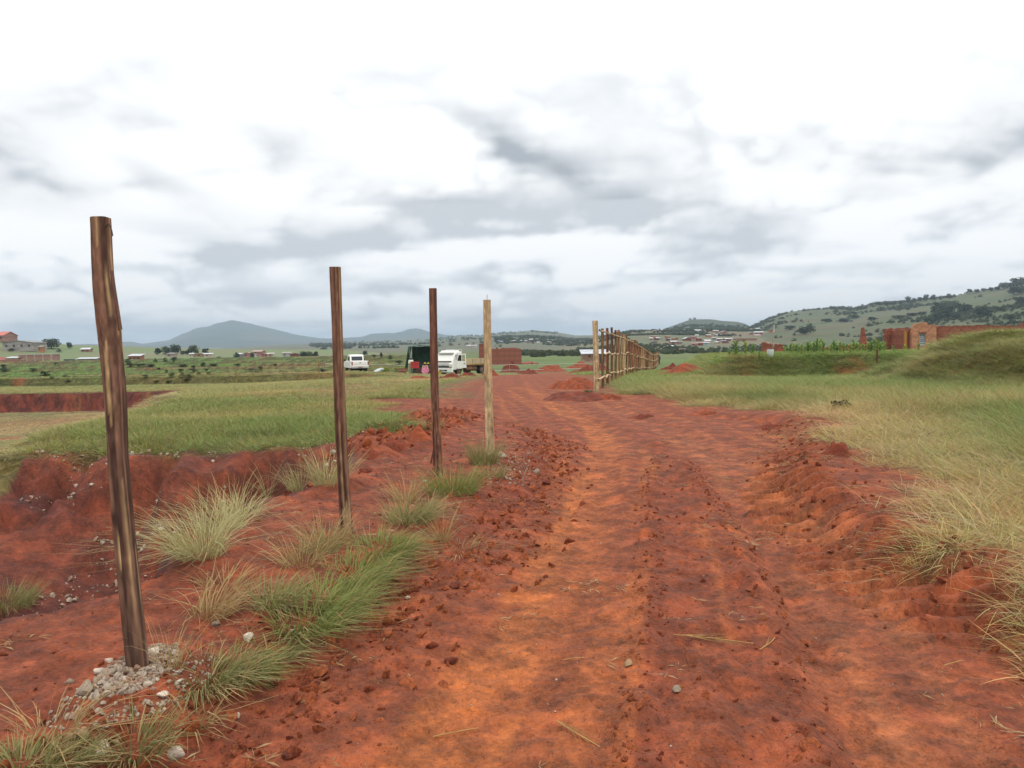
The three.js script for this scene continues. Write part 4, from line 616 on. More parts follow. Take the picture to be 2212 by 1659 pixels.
{
  const row = [[330, 192, 90, 74], [415, 196, 95, 92], [515, 200, 110, 104], [600, 198, 70, 44], [645, 198, 60, 50], [705, 206, 115, 96], [820, 208, 75, 70]];
  row.forEach(([x, y, w, h], i) => { const [a, b] = Z5(x, y); tree('tree', a, b, w * z5, h * z5, nth(i) + ' tree from the left in the dark clump under the mountain', 'clump of trees under the mountain', i % 2 ? leafMid : leafDark, 420, 400); });
  [[960, 218, 60, 36, 'low dark bush right of the tree clump under the mountain'], [1140, 224, 62, 72, 'lone round tree in the fields under the mountain'], [1302, 230, 44, 74, 'narrow dark tree before the pink houses under the mountain'], [1830, 254, 95, 78, 'leftmost of three trees just left of the second post'], [1893, 258, 85, 72, 'middle of three trees just left of the second post'], [1966, 258, 72, 76, 'rightmost of three trees just left of the second post']].forEach(([x, y, w, h, l], i) => { const [a, b] = Z5(x, y); tree('tree', a, b, w * z5, h * z5, l, 'single trees in the fields', i % 2 ? leafDark : leafMid, 400, 330); });
  const bush = [[315, 330, 44, 44], [410, 326, 50, 48], [500, 330, 64, 58], [30, 345, 60, 60], [60, 372, 70, 34], [130, 374, 90, 34], [190, 368, 60, 30], [280, 374, 80, 28], [600, 378, 80, 30], [800, 374, 56, 46], [920, 368, 90, 26], [1150, 370, 80, 30], [710, 400, 60, 44], [580, 428, 60, 36], [700, 428, 90, 36], [840, 425, 50, 34], [340, 406, 50, 26], [430, 432, 40, 24], [480, 476, 60, 44], [590, 478, 60, 42], [660, 482, 80, 34], [760, 466, 50, 44], [860, 470, 50, 44], [1390, 408, 48, 38], [1550, 366, 44, 22], [210, 490, 60, 34], [450, 538, 70, 24], [1300, 416, 110, 26], [2020, 416, 110, 26], [320, 535, 60, 20], [630, 520, 120, 22], [2040, 436, 60, 24]];
  bush.map((q) => q).sort((a, b) => a[0] - b[0]).forEach(([x, y, w, h], i) => { const [a, b] = Z5(x, y); tree('bush', a, b, w * z5, h * z5, nth(i) + ' dark bush from the left on the terraces right of the first post', 'bushes on the field terraces', i % 3 ? leafDark : leafMid, 260); });
  const Z1 = .463 * .54; [[30, 616, 90, 40], [20, 575, 60, 24], [390, 650, 95, 46], [480, 560, 40, 22], [570, 672, 60, 26], [450, 676, 44, 20], [290, 606, 80, 20], [590, 706, 60, 18]].sort((a, b) => a[0] - b[0]).forEach(([x, y, w, h], i) => tree('bush', x * Z1, (1200 + y * .463) * .54, w * Z1, h * Z1, nth(i) + ' dark bush from the left on the terraces left of the first post', 'bushes on the field terraces', leafDark, 260));
  const ZL = .1582 * .54; [['tree', 1300, 600, 430, 250, 'broad dark tree beside the grey hall at the far left'], ['tree', 1060, 430, 110, 84, 'small tree on the skyline above the broad dark tree'], ['tree', 1740, 596, 150, 170, 'lone leaning tree on the green rise, right of the broad tree'], ['tree', 720, 352, 175, 100, 'dark tree on the skyline behind the grey hall'], ['bush', 250, 580, 230, 130, 'grey-green bush before the grey hall'], ['bush', 1500, 690, 130, 110, 'round bush at the right end of the long pink wall'], ['bush', 270, 660, 180, 80, 'dark bush between hall and shed'], ['bush', 60, 410, 180, 60, 'bush under the red-roofed house']].forEach(([k, x, y, w, h, l]) => tree(k, x * ZL, (1300 + y * .1582) * .54, w * ZL, h * ZL, l, undefined, leafDark, 460));
  const ZF = .1537 * .54; [['tree', 650, 84, 150, 130, 'round tree above the pickup'], ['bush', 900, 200, 150, 90, 'wide bush in the field right of the pickup'], ['tree', 1065, 200, 90, 140, 'slim tree in the field between pickup and tent'], ['bush', 1310, 250, 110, 130, 'oval bush left of the tent'], ['bush', 530, 140, 90, 50, 'low bush above the pickup'], ['bush', 1560, 360, 220, 110, 'dark bush against the tent side']].forEach(([k, x, y, w, h, l], i) => tree(k, (1360 + x * ZF / .54) * .54, (1400 + y * .1537) * .54, w * ZF, h * ZF, l, undefined, leafDark, 420));
  const ZR = .4955 * .54, ridgeTrees = [[1040, 214, 60, 26], [1100, 218, 60, 22], [1150, 222, 50, 22], [1270, 214, 46, 52], [1320, 208, 34, 32], [1370, 204, 40, 34], [1420, 200, 44, 50], [1480, 190, 44, 40], [1530, 184, 26, 20], [1600, 176, 40, 36], [1640, 172, 30, 22], [1770, 146, 44, 34], [1830, 140, 50, 28], [1880, 130, 40, 24], [1950, 124, 50, 26], [2000, 116, 50, 26], [2050, 110, 70, 46], [2100, 100, 60, 40], [2150, 96, 110, 70], [2205, 90, 70, 60], [690, 270, 40, 14], [260, 312, 40, 16], [1210, 218, 40, 22]];
  ridgeTrees.sort((a, b) => a[0] - b[0]).forEach(([x, y, w, h], i) => tree('tree', (3000 + x * .4955) * .54, (1100 + (y + 6) * .4955) * .54, w * ZR * 1.1, h * ZR * 1.2, nth(i) + ' tree from the left along the skyline of the right hill', 'trees along the right hill skyline', leafGrey, 1000));
  const grove = [[1450, 395, 80, 60], [1480, 385, 90, 70], [1520, 365, 90, 80], [1500, 330, 90, 80], [1540, 335, 90, 80], [1600, 350, 90, 70], [1520, 285, 90, 60], [1580, 275, 90, 60], [1640, 275, 90, 60], [1620, 310, 90, 60], [1700, 290, 90, 60], [1760, 300, 80, 60], [1720, 305, 80, 50], [1860, 335, 80, 80], [1900, 330, 80, 80], [1920, 345, 70, 60], [1650, 360, 70, 40], [2040, 290, 60, 30], [2090, 360, 90, 40], [2180, 240, 80, 60], [2130, 160, 120, 60], [2195, 150, 80, 60], [1320, 330, 100, 24], [1400, 320, 80, 24], [1200, 350, 110, 24], [980, 370, 80, 30], [760, 380, 100, 30], [440, 480, 110, 60], [490, 470, 70, 70], [1110, 490, 80, 40], [620, 380, 90, 26], [330, 440, 90, 30], [830, 350, 90, 26]];
  grove.sort((a, b) => a[0] - b[0]).forEach(([x, y, w, h], i) => tree('tree', (3000 + x * .4955) * .54, (1100 + y * .4955) * .54, w * ZR * 1.1, h * ZR * 1.1, nth(i) + ' dark tree from the left on the face of the right hill', 'dark trees on the right hill face', i % 3 === 2 ? leafMid : leafDark, 900));
  // scrub nobody could count on the far slopes
  const list = [], r = rng(61), e = new THREE.Object3D(), I = [];
  for (let i = 0; i < 60000; i++) {
    const rr = lerp(300, 1500, Math.pow(r(), .8)), az = lerp(-.02, .80, r()), x = Math.sin(az) * rr, d = Math.cos(az) * rr, h = H(x, d); if (h < -4) continue; const big = fbm(x / 120, d / 120, 4) + .4 * fbm(x / 28, d / 28, 3); if (big < -.16 + .55 * r()) continue;
    I.push([x, h, -d, r(), 1.6 + 2.6 * r() * (rr / 900)]);
  }
  for (let i = 0; i < 1300; i++) { const px = lerp(1150, 1660, r()), d = lerp(250, 420, r()), p = onLand(px, d); if (noise(p.x / 22, d / 14) < .05) continue; I.push([p.x, p.y, p.z, r(), 1.4 + 2 * r()]); }
  for (let i = 0; i < 3200; i++) { const rr = lerp(700, 2300, r()), az = lerp(-.25, .06, r()), x = Math.sin(az) * rr, d = Math.cos(az) * rr; if (noise(x / 90, d / 60) < .12 + .2 * r()) continue; I.push([x, H(x, d), -d, r(), 2 + 4 * r()]); }
  const IM = new THREE.InstancedMesh(crownGeo(401, 110, { leaf: .11, y0: .1, yh: .55, lobes: 7 }), leafMat(), I.length), c = new THREE.Color();
  I.forEach(([x, y, z, t, s], i) => { e.position.set(x, y - .1, z); e.rotation.y = t * 40; e.scale.set(s * 1.3, s, s * 1.3); e.updateMatrix(); IM.setMatrixAt(i, e.matrix); IM.setColorAt(i, c.setRGB(...mix3([.05, .075, .03], [.095, .11, .045], t))); });
  IM.name = 'hillside_scrub'; IM.castShadow = IM.receiveShadow = true; scene.add(IM); tag(IM, 'dark scrub covering the far hillsides and valley edge', 'scrub', undefined, 'stuff');
}
{ // shrub in the grass right of the track, fresh plants by the plot
  tree('bush', 1818, 890, 46, 32, 'small dark shrub alone in the grass right of the track', undefined, leafDark);
  tree('bush', 1268, 862, 34, 22, 'small grey-green shrub on the heap before the end post', undefined, leafMat(new THREE.Color().setRGB(.16, .17, .07)));
}
console.log('maize');
{
  const green = leafMat(new THREE.Color().setRGB(.16, .27, .06)), lime = leafMat(new THREE.Color().setRGB(.27, .33, .06)), r = rng(88);
  const kinds = [0, 1, 2, 3].map((k) => { const P = [], q = rng(500 + k); for (let i = 0; i < 16; i++) { const y = .08 + i * .055, a = i * 2.6 + q(); blade(P, 0, 0, a, .6 * (.8 + q() * .4), .45, .13, 1.0, 0, y); } return [quadTri(P), join([bar([0, -.08, 0], [0, 1.1, 0], .016, 6, .008)])]; });
  const spots = []; const Z = (x, y, s) => spots.push([(3040 + x * .226) * .54, (1300 + y * .226) * .54, s]);
  [[430, 500, .9], [480, 520, .8], [540, 520, 1], [590, 560, 1], [640, 560, .9], [690, 540, .9], [740, 540, .9], [790, 520, 1], [850, 520, 1.1], [900, 520, 1], [960, 500, 1.2], [1010, 500, 1.4], [1060, 490, 1.3], [1120, 500, 1], [1190, 540, .9], [1260, 560, 1], [1310, 540, 1.2], [1370, 530, 1], [1420, 540, 1], [1480, 540, .9], [1540, 540, 1], [1600, 540, .9], [1660, 560, 1.1], [1710, 560, 1], [1760, 550, .9], [1820, 560, .9], [1870, 560, .9], [1930, 580, 1], [1970, 580, 1.1], [2030, 590, 1], [2090, 640, 1.1], [2130, 700, 1.1], [2180, 680, 1]].forEach((q) => Z(...q));
  [[1545, 772, 1], [1575, 768, 1.1], [1590, 768, 1.3], [1610, 768, 1.2], [1625, 770, 1.1], [1560, 776, .9], [1640, 772, .8], [1985, 770, 1], [1955, 778, .9], [2010, 776, .9], [2075, 782, 1], [1930, 784, .9], [2030, 768, 1.1], [1895, 785, 1.2], [1910, 790, 1.1], [2055, 776, .8]].forEach(([x, y, s]) => spots.push([x, y, s]));
  spots.sort((a, b) => a[0] - b[0]).forEach(([x, y, s], i) => { const p = onLand(x, 36 + 7 * r()), K = kinds[i % 4], o = thing('maize_plant', nth(i) + ' young maize plant from the left behind the low bank on the right', 'maize', p, r() * 6.28, 'maize plants behind the low bank'); o.scale.setScalar(.55 * s * (.85 + .3 * r())); mesh('leaves', K[0], i % 3 === 1 ? lime : green, o); mesh('stalk', K[1], green, o); });
}

console.log('buildings');
// ------------------------------------------------------------------ buildings
const tin = (r, g, b) => std(srgb(r, g, b), { roughness: .45, metalness: .2, map: mottle }), holeM = W(52, 44, 42);
const mats = new Map(), wm = (c) => { const k = c.join(); if (!mats.has(k)) mats.set(k, W(...c)); return mats.get(k); }, rm = (c) => { const k = 'r' + c.join(); if (!mats.has(k)) mats.set(k, tin(...c)); return mats.get(k); };
function gable(w, h, dp, over) { const g = new THREE.Shape([[-dp / 2 - over, -.04], [0, h], [dp / 2 + over, -.04], [dp / 2 + over, -.16], [0, h - .14], [-dp / 2 - over, -.16]].map(([x, y]) => new THREE.Vector2(x, y))); return new THREE.ExtrudeGeometry(g, { depth: w + over * 2, bevelEnabled: false }).translate(0, 0, -w / 2 - over).rotateY(Math.PI / 2); }
function house(o) { // o: x0 x1 base wallTop roofTop (picture units), wall, roof colours, kind, dist or far
  let p = o.dist ? onLand((o.x0 + o.x1) / 2, o.dist) : hit((o.x0 + o.x1) / 2, o.base, 60); if (-p.z > (o.far ?? 2400)) p = onLand((o.x0 + o.x1) / 2, o.far ?? 2400);
  const k = -p.z / PX, w = (o.x1 - o.x0) * k, h = Math.max(1.6, (o.base - o.wallTop) * k), rh = Math.max(.35, (o.wallTop - o.roofTop) * k), dp = o.deep ?? clamp(w * .7, 3, 9);
  const t = thing('house', o.label, o.cat ?? 'house', [p.x, p.y - .1, p.z], o.turn ?? 0, o.group), wall = wm(o.wall);
  const W_ = [box(w, h + .6, dp, 0, h / 2 - .3, 0)];
  if (o.kind === 'gable' || o.kind === 'front') { const tri = (x) => poly([[-dp / 2, h], [dp / 2, h], [0, h + rh - .12]], .2).translate(0, 0, -.1).rotateY(Math.PI / 2).translate(x, 0, 0); if (o.kind === 'gable') W_.push(tri(w / 2 - .12), tri(-w / 2 + .12)); }
  const wo = mesh('wall', join(W_), wall, t);
  if (o.kind === 'gable') mesh('roof', gable(w, rh, dp, .35).translate(0, h, 0), rm(o.roof), t);
  else if (o.kind === 'front') { wo.geometry = join([box(w, h + .6, dp, 0, h / 2 - .3, 0), poly([[-w / 2, h], [w / 2, h], [0, h + rh - .12]], .2).translate(0, 0, dp / 2 - .22)]); mesh('roof', gable(dp, rh, w, .35).rotateY(Math.PI / 2).translate(0, h, 0), rm(o.roof), t); }
  else if (o.kind === 'shed') { const g = box(w + .6, .1, Math.hypot(dp + .6, rh)); g.rotateX(Math.atan2(rh, dp + .6)); mesh('roof', g.translate(0, h + rh / 2 + .02, 0), rm(o.roof), t); mesh('gable_wall', box(w - .1, rh * .9, .2, 0, h + rh * .45 - .1, -dp / 2 + .12), wall, t); }
  else mesh('roof', box(w + .3, .22, dp + .3, 0, h + .11, 0), rm(o.roof), t);
  const nw = o.win ?? (w > 5 ? 2 : 1);
  for (let i = 0; i < nw; i++) { const x = w * ((i + .5) / nw - .5) + (nw === 1 ? -w * .15 : 0), wi = mesh('window', box(Math.min(.9, w * .16), Math.min(1, h * .36), .12, x, h * .58, dp / 2), holeM, t); mesh('sill', box(Math.min(1.1, w * .2), .08, .2, x, h * .58 - Math.min(1, h * .36) / 2 - .06, dp / 2 + .05), wall, wi); }
  if (o.door) mesh('door', box(.9, Math.min(2, h * .7), .12, w * .28, Math.min(2, h * .7) / 2, dp / 2), W(92, 60, 44), t);
  return t;
}
{
  const V = (x, y) => [(2600 + x * .226) * .54, (1260 + y * .226) * .54], s = .226 * .54, white = [222, 222, 222], pink = [196, 140, 126], red = [150, 82, 68], orange = [196, 136, 100], cream = [220, 200, 170], grey = [160, 152, 146];
  const list = [ // centre x, base y, width, wall, roof band, wall colour, roof colour
    [80, 300, 60, 22, 8, pink, grey], [135, 298, 40, 12, 8, white, white], [245, 294, 80, 14, 10, cream, white], [330, 288, 50, 18, 6, pink, grey], [210, 272, 60, 12, 8, cream, white], [582, 284, 60, 14, 12, orange, white], [850, 302, 110, 22, 18, white, white], [835, 268, 70, 14, 8, pink, grey], [958, 290, 62, 18, 8, cream, white], [1160, 306, 90, 22, 10, pink, white], [1308, 356, 88, 66, 12, pink, white], [1785, 280, 74, 26, 10, [226, 190, 130], cream], [1905, 270, 100, 24, 16, white, white], [1928, 350, 150, 46, 16, pink, white], [1900, 390, 90, 18, 12, cream, white], [1790, 345, 60, 28, 6, pink, grey], [2150, 305, 90, 44, 8, orange, orange],
    [26, 446, 56, 18, 14, pink, white], [60, 410, 100, 24, 6, orange, orange], [130, 442, 80, 16, 10, red, white], [186, 446, 56, 10, 10, cream, white], [312, 412, 70, 30, 8, orange, orange], [318, 456, 66, 10, 12, red, white], [410, 512, 110, 44, 16, pink, white], [440, 446, 90, 30, 6, orange, orange], [520, 522, 100, 50, 6, [176, 150, 136], grey], [655, 460, 130, 42, 28, red, white], [765, 450, 90, 70, 8, pink, pink], [830, 392, 50, 10, 12, white, white], [866, 464, 80, 54, 8, red, pink], [70, 512, 110, 44, 8, grey, grey], [360, 600, 100, 52, 14, orange, white], [1030, 388, 90, 18, 10, orange, white], [1120, 376, 34, 8, 8, cream, white], [1165, 376, 44, 8, 8, cream, white], [1246, 376, 36, 8, 8, cream, white], [1008, 500, 110, 30, 24, pink, white], [1000, 536, 108, 18, 14, [190, 216, 214], white], [1206, 522, 104, 20, 16, cream, white], [1234, 462, 84, 10, 14, red, white], [1362, 462, 110, 16, 16, red, white], [1444, 452, 40, 36, 6, white, white], [1290, 500, 90, 40, 6, red, grey], [790, 548, 100, 36, 10, pink, pink], [890, 540, 90, 40, 6, red, pink], [1140, 440, 70, 22, 8, grey, white], [570, 664, 130, 50, 4, [168, 130, 110], [150, 110, 90]],
  ];
  list.sort((a, b) => a[0] - b[0]).forEach(([x, y, w, wh, rh, wc, rc], i) => { const [a, b] = V(x, y); house({ x0: a - w * s / 2, x1: a + w * s / 2, base: b, wallTop: b - wh * s, roofTop: b - (wh + rh) * s, wall: wc, roof: rc, kind: ['gable', 'gable', 'front', 'shed'][i % 4], far: 900, turn: (i % 5 - 2) * .18, label: nth(i) + ' small house from the left in the village right of the fence', group: 'houses of the hillside village' }); });
  { const [a, b] = V(2196, 305), p = hit(a, b, 60), k = -p.z / PX, t = thing('tower', 'slim cream tower standing up from the village', 'tower', p); mesh('shaft', box(14 * s * k * 1.4, 130 * s * k, 14 * s * k * 1.4, 0, 65 * s * k - .5, 0), wm([214, 204, 182]), t); mesh('cap', box(20 * s * k * 1.3, 8 * s * k, 20 * s * k * 1.3, 0, 130 * s * k, 0), wm([200, 190, 170]), t); }
  { const [a0, b] = V(1470, 462), [a1] = V(1890, 462), p = hit((a0 + a1) / 2, b, 60), k = -p.z / PX, o = thing('brick_wall', 'long low reddish wall at the right end of the village', 'wall', p); mesh('wall', box((a1 - a0) * k, 46 * s * k, .5, 0, 20 * s * k, 0), wm([168, 124, 104]), o); mesh('coping', box((a1 - a0) * k + .2, .3, .8, 0, 43.4 * s * k + .15, 0), wm([180, 150, 130]), o); }
  const Q = (x, y) => [(1860 + x * .2532) * .54, (1340 + y * .2532) * .54], q = .2532 * .54;
  [[566, 122, 60, 10, 8, white, [140, 170, 210]], [800, 112, 70, 10, 10, pink, white], [852, 124, 50, 8, 8, cream, white], [905, 110, 60, 16, 10, cream, white], [962, 112, 40, 10, 8, white, white], [1042, 90, 60, 8, 10, white, white], [1160, 140, 46, 8, 10, cream, white], [1336, 126, 60, 8, 8, cream, white], [1562, 166, 50, 14, 8, orange, white], [1574, 186, 44, 12, 6, cream, white], [1752, 98, 50, 6, 8, cream, white], [1798, 138, 44, 8, 8, cream, white], [1850, 128, 90, 14, 12, white, white], [1922, 124, 60, 8, 8, pink, white], [120, 192, 130, 10, 10, white, white], [60, 196, 60, 10, 8, cream, white], [128, 166, 60, 14, 8, orange, white], [740, 116, 40, 10, 8, pink, grey], [1000, 128, 60, 12, 6, pink, grey], [1690, 140, 60, 10, 6, pink, grey], [2110, 110, 50, 8, 10, white, white], [2010, 96, 40, 8, 8, pink, white], [660, 20, 50, 8, 6, white, white], [1390, 22, 40, 10, 6, white, white], [520, 110, 30, 10, 6, white, white]].sort((a, b) => a[0] - b[0]).forEach(([x, y, w, wh, rh, wc, rc], i) => { const [a, b] = Q(x, y); house({ x0: a - w * q / 2, x1: a + w * q / 2, base: b, wallTop: b - wh * q, roofTop: b - (wh + rh) * q, wall: wc, roof: rc, kind: ['gable', 'shed', 'front'][i % 3], far: 1400, turn: (i % 5 - 2) * .15, label: nth(i) + ' tiny house from the left in the far hamlet behind truck and fence end', group: 'houses of the far hamlet' }); });
  [[240, 190, 60, 6, 10, red, [176, 92, 76]], [480, 262, 84, 30, 8, [190, 168, 160], grey], [690, 204, 40, 4, 8, cream, white], [855, 218, 84, 4, 10, cream, white], [1200, 238, 84, 6, 10, grey, white], [1262, 226, 80, 40, 10, pink, pink], [1376, 240, 104, 60, 12, pink, [206, 170, 160]], [1366, 240, 66, 18, 8, white, white], [1472, 226, 80, 22, 6, orange, orange], [1495, 246, 60, 12, 10, cream, white], [1662, 246, 86, 42, 10, [206, 202, 190], [190, 180, 164]], [1745, 244, 80, 10, 10, red, [190, 130, 116]], [1572, 162, 70, 14, 14, white, white], [1655, 166, 60, 10, 8, white, white], [1850, 162, 70, 12, 10, pink, grey], [1600, 182, 90, 12, 6, pink, grey], [905, 164, 60, 4, 6, cream, white], [1420, 200, 60, 14, 8, pink, grey], [1300, 158, 50, 8, 6, pink, grey], [1700, 160, 50, 10, 6, cream, white], [780, 268, 90, 8, 6, [190, 150, 120], [196, 160, 130]]].sort((a, b) => a[0] - b[0]).forEach(([x, y, w, wh, rh, wc, rc], i) => { const [a, b] = Z5(x, y); house({ x0: a - w * z5 / 2, x1: a + w * z5 / 2, base: b, wallTop: b - wh * z5, roofTop: b - (wh + rh) * z5, wall: wc, roof: rc, kind: ['gable', 'shed', 'gable', 'front'][i % 4], dist: y < 200 ? 620 : 380, turn: (i % 5 - 2) * .15, label: nth(i) + ' small house from the left in the settlement under the mountain', group: 'houses under the mountain' }); });
  { const [a, b] = Z5(112, 268); house({ x0: a - 62 * z5, x1: a + 62 * z5, base: b, wallTop: b - 66 * z5, roofTop: b - 84 * z5, wall: [184, 112, 84], roof: [226, 232, 240], kind: 'shed', win: 3, door: 1, label: 'square brick house with pale tin roof, just right of the first post', dist: 300 }); }
  // houses at the far left
  const L = (x) => x * .1582 * .54, LY = (y) => (1300 + y * .1582) * .54;
  const far = (x0, x1, b, wt, rt, o) => house({ x0: L(x0), x1: L(x1), base: LY(b), wallTop: LY(wt), roofTop: LY(rt), far: 440, ...o });
  far(-260, 330, 415, 285, 190, { dist: 421, wall: [176, 132, 116], roof: [226, 110, 88], kind: 'gable', win: 4, turn: -.25, label: 'large house with red roof at the left edge of the picture' });
  far(260, 1010, 640, 455, 398, { dist: 398, wall: [172, 164, 156], roof: [150, 146, 144], kind: 'front', win: 4, deep: 12, label: 'big grey rendered hall with low gable at the far left' });
  far(1005, 1095, 600, 450, 432, { dist: 392, wall: [190, 132, 84], roof: [210, 204, 196], kind: 'shed', win: 1, label: 'narrow orange brick annex right of the grey hall' });
  far(195, 465, 835, 692, 658, { dist: 321, wall: [190, 140, 120], roof: [222, 224, 220], kind: 'shed', win: 2, label: 'small pink shed with pale roof left of the long pink building' });
  far(-40, 130, 780, 690, 622, { dist: 328, wall: [208, 188, 170], roof: [176, 84, 72], kind: 'gable', win: 2, label: 'cream house with dark red roof at the very left edge' });
  far(540, 850, 400, 372, 330, { dist: 438, wall: [206, 180, 172], roof: [214, 190, 186], kind: 'gable', win: 2, label: 'pale pink house on the skyline behind the grey hall' });
  far(1140, 1360, 450, 412, 392, { dist: 432, wall: [206, 206, 180], roof: [214, 220, 196], kind: 'gable', win: 1, label: 'pale roof peeping over the broad dark tree' });
  far(2080, 2300, 585, 532, 498, { dist: 410, wall: [180, 130, 108], roof: [232, 236, 242], kind: 'gable', win: 2, label: 'brick house with white roof on the rise left of the first post' });
  far(2030, 2500, 760, 672, 645, { dist: 332, wall: [160, 140, 128], roof: [226, 230, 236], kind: 'gable', win: 2, label: 'long low house with white roof close left of the first post' });
  { const p = onLand(L(980), 325), k = 325 / PX, w = 840 * .1582 * .54 * k, h = 210 * .1582 * .54 * k, t = thing('long_building', 'long pink brick building with pale pilasters and pale roof edge', 'building', p); const wall = wm([190, 142, 124]), trim = wm([212, 186, 160]); mesh('wall', box(w, h + .8, 6, 0, h / 2 - .4, 0), wall, t); mesh('roof', box(w + .5, .22, 6.5, 0, h + .13, 0), rm([214, 198, 192]), t); for (let i = 0; i < 5; i++) mesh('pilaster', box(.4, h, .2, w * (i / 4 - .5) * .98, h / 2, 3.1), trim, t); mesh('string_course', box(w, .22, .14, 0, h * .48, 3.07), trim, t); for (let i = 0; i < 4; i++) mesh('panel', box(w / 4 - .9, h * .38, .08, w * ((i + .5) / 4 - .5) * .98, h * .74, 3.04), wm([182, 136, 118]), t); }
  { const p = onLand(L(200), 310), k = 310 / PX, t = thing('compound_wall', 'low salmon boundary wall at the left edge below the shed', 'wall', p); mesh('wall', box(760 * .1582 * .54 * k, 100 * .1582 * .54 * k, .4, 0, 45 * .1582 * .54 * k, 0), wm([190, 128, 104]), t); mesh('coping', box(760 * .1582 * .54 * k + .1, .14, .6, 0, 95.2 * .1582 * .54 * k + .07, 0), wm([206, 166, 140]), t); }
  { const p = onLand(L(1735), 318), k = 318 / PX, t = thing('container', 'dark navy shipping container on the slope at the far left', 'container', p), m = W(40, 40, 66); const w = 205 * .1582 * .54 * k, h = 85 * .1582 * .54 * k; mesh('body', box(w, h, 2.2, 0, h / 2, 0), m, t); for (let i = 0; i < 9; i++) mesh('rib', box(.1, h * .86, .1, w * ((i + .5) / 9 - .5), h / 2, 1.14), m, t); mesh('door', box(.12, h * .9, 2.0, w / 2 + .05, h / 2, 0), W(56, 56, 80), t); }
  // tin-roofed house behind the fence
  const XF = (x) => (2300 + x / 5.53) * .54, YF = (y) => (1280 + y / 5.53) * .54;
  const hb = house({ x0: XF(150), x1: XF(730), base: YF(935), wallTop: YF(708), roofTop: YF(622), wall: [186, 148, 124], roof: [216, 220, 228], kind: 'shed', win: 0, far: 150, label: 'low mud-walled house with pale tin roof behind the fence' });
  { const k = -hb.position.z / PX * .54 / 5.53; mesh('window', box(60 * k, 52 * k, .1, -150 * k, 180 * k, 2.45), W(110, 62, 48), hb); mesh('rust_patch', box(40 * k, .05, 3.2, 255 * k, 292 * k, 0).rotateX(.0), W(206, 160, 110), hb).removeFromParent(); mesh('door', box(.8, 1.7, .1, 120 * k, .8, 2.45), W(98, 66, 50), hb); }
}
// ruined brick buildings
const brickM = W(166, 100, 78, { bumpMap: soilBump, bumpScale: .03 }), brickR = W(164, 92, 70, { bumpMap: soilBump, bumpScale: .03 }), plasterM = W(204, 144, 108);
function jag(w, h, seed, pts, step = .45) { // a wall outline with a broken top; pts: [x share, height share]
  const r = rng(seed), out = [[-w / 2, -.5]]; for (let x = 0; x <= w + 1e-6; x += step) out.push([x - w / 2, h * pl(pts, x / w) + (r() - .5) * .16], [Math.min(w, x + step * .8) - w / 2, h * pl(pts, x / w) + (r() - .5) * .16]); const last = out[out.length - 1]; out.push([w / 2, last[1]], [w / 2, -.5]); return out.filter((p, i) => !i || Math.hypot(p[0] - out[i - 1][0], p[1] - out[i - 1][1]) > .01);
}
{
  const Q = (x, y) => [(1860 + x * .2532) * .54, (1340 + y * .2532) * .54], q = .2532 * .54, [a, b] = Q(660, 466), p = hit(a, b, 40), k = -p.z / PX;
  const t = thing('brick_ruin', 'roofless red brick ruin behind the truck bed', 'ruin', p); const w = 470 * q * k, h = 262 * q * k;
  mesh('wall', poly(jag(w, h, 3, [[0, .97], [.25, .96], [.3, 1], [.86, 1], [.97, .9], [1, .85]], .3), .3), brickM, t); mesh('side_wall', poly(jag(3.4, h * .9, 4, [[0, .9], [1, .7]]), .3).rotateY(-Math.PI / 2).translate(w / 2 - .02, 0, -1.7), brickM, t); mesh('side_wall', poly(jag(3.4, h * .9, 5, [[0, .7], [1, .9]]), .3).rotateY(-Math.PI / 2).translate(-w / 2 + .34, 0, -1.7), brickM, t);
  mesh('rubble', rock(71, 1.6, .35, .9).translate(w / 2 + 1, .1, .2), brickR, t); mesh('rubble', rock(72, .8, .3, .6).translate(w / 2 + 2.6, .08, .3), brickR, t);
  const [c, e] = Q(505, 420), p2 = onLand(c, -p.z - 8), pil = thing('brick_pillar', 'thin brick pillar with a pale block on top, left of the ruin wall', 'pillar', p2), k2 = (-p.z - 8) / PX; mesh('shaft', box(24 * q * k2, 300 * q * k2, .4, 0, 140 * q * k2, 0), brickR, pil); mesh('cap_block', box(44 * q * k2, 40 * q * k2, .6, 0, 312 * q * k2, 0), W(190, 184, 170), pil);
  const [c3, e3] = Q(262, 330), p3 = onLand(c3, -p.z + 6), k3 = (-p.z + 6) / PX, st = thing('brick_pillar', 'broad brick pillar standing behind the truck bed', 'pillar', p3); mesh('shaft', poly([[-45 * q * k3, -.4], [-38 * q * k3, 320 * q * k3], [40 * q * k3, 322 * q * k3], [42 * q * k3, -.4]], .7), brickR, st); mesh('cap_block', box(80 * q * k3, 8 * q * k3, .9, 0, 327 * q * k3, .35), W(196, 176, 160), st);
}
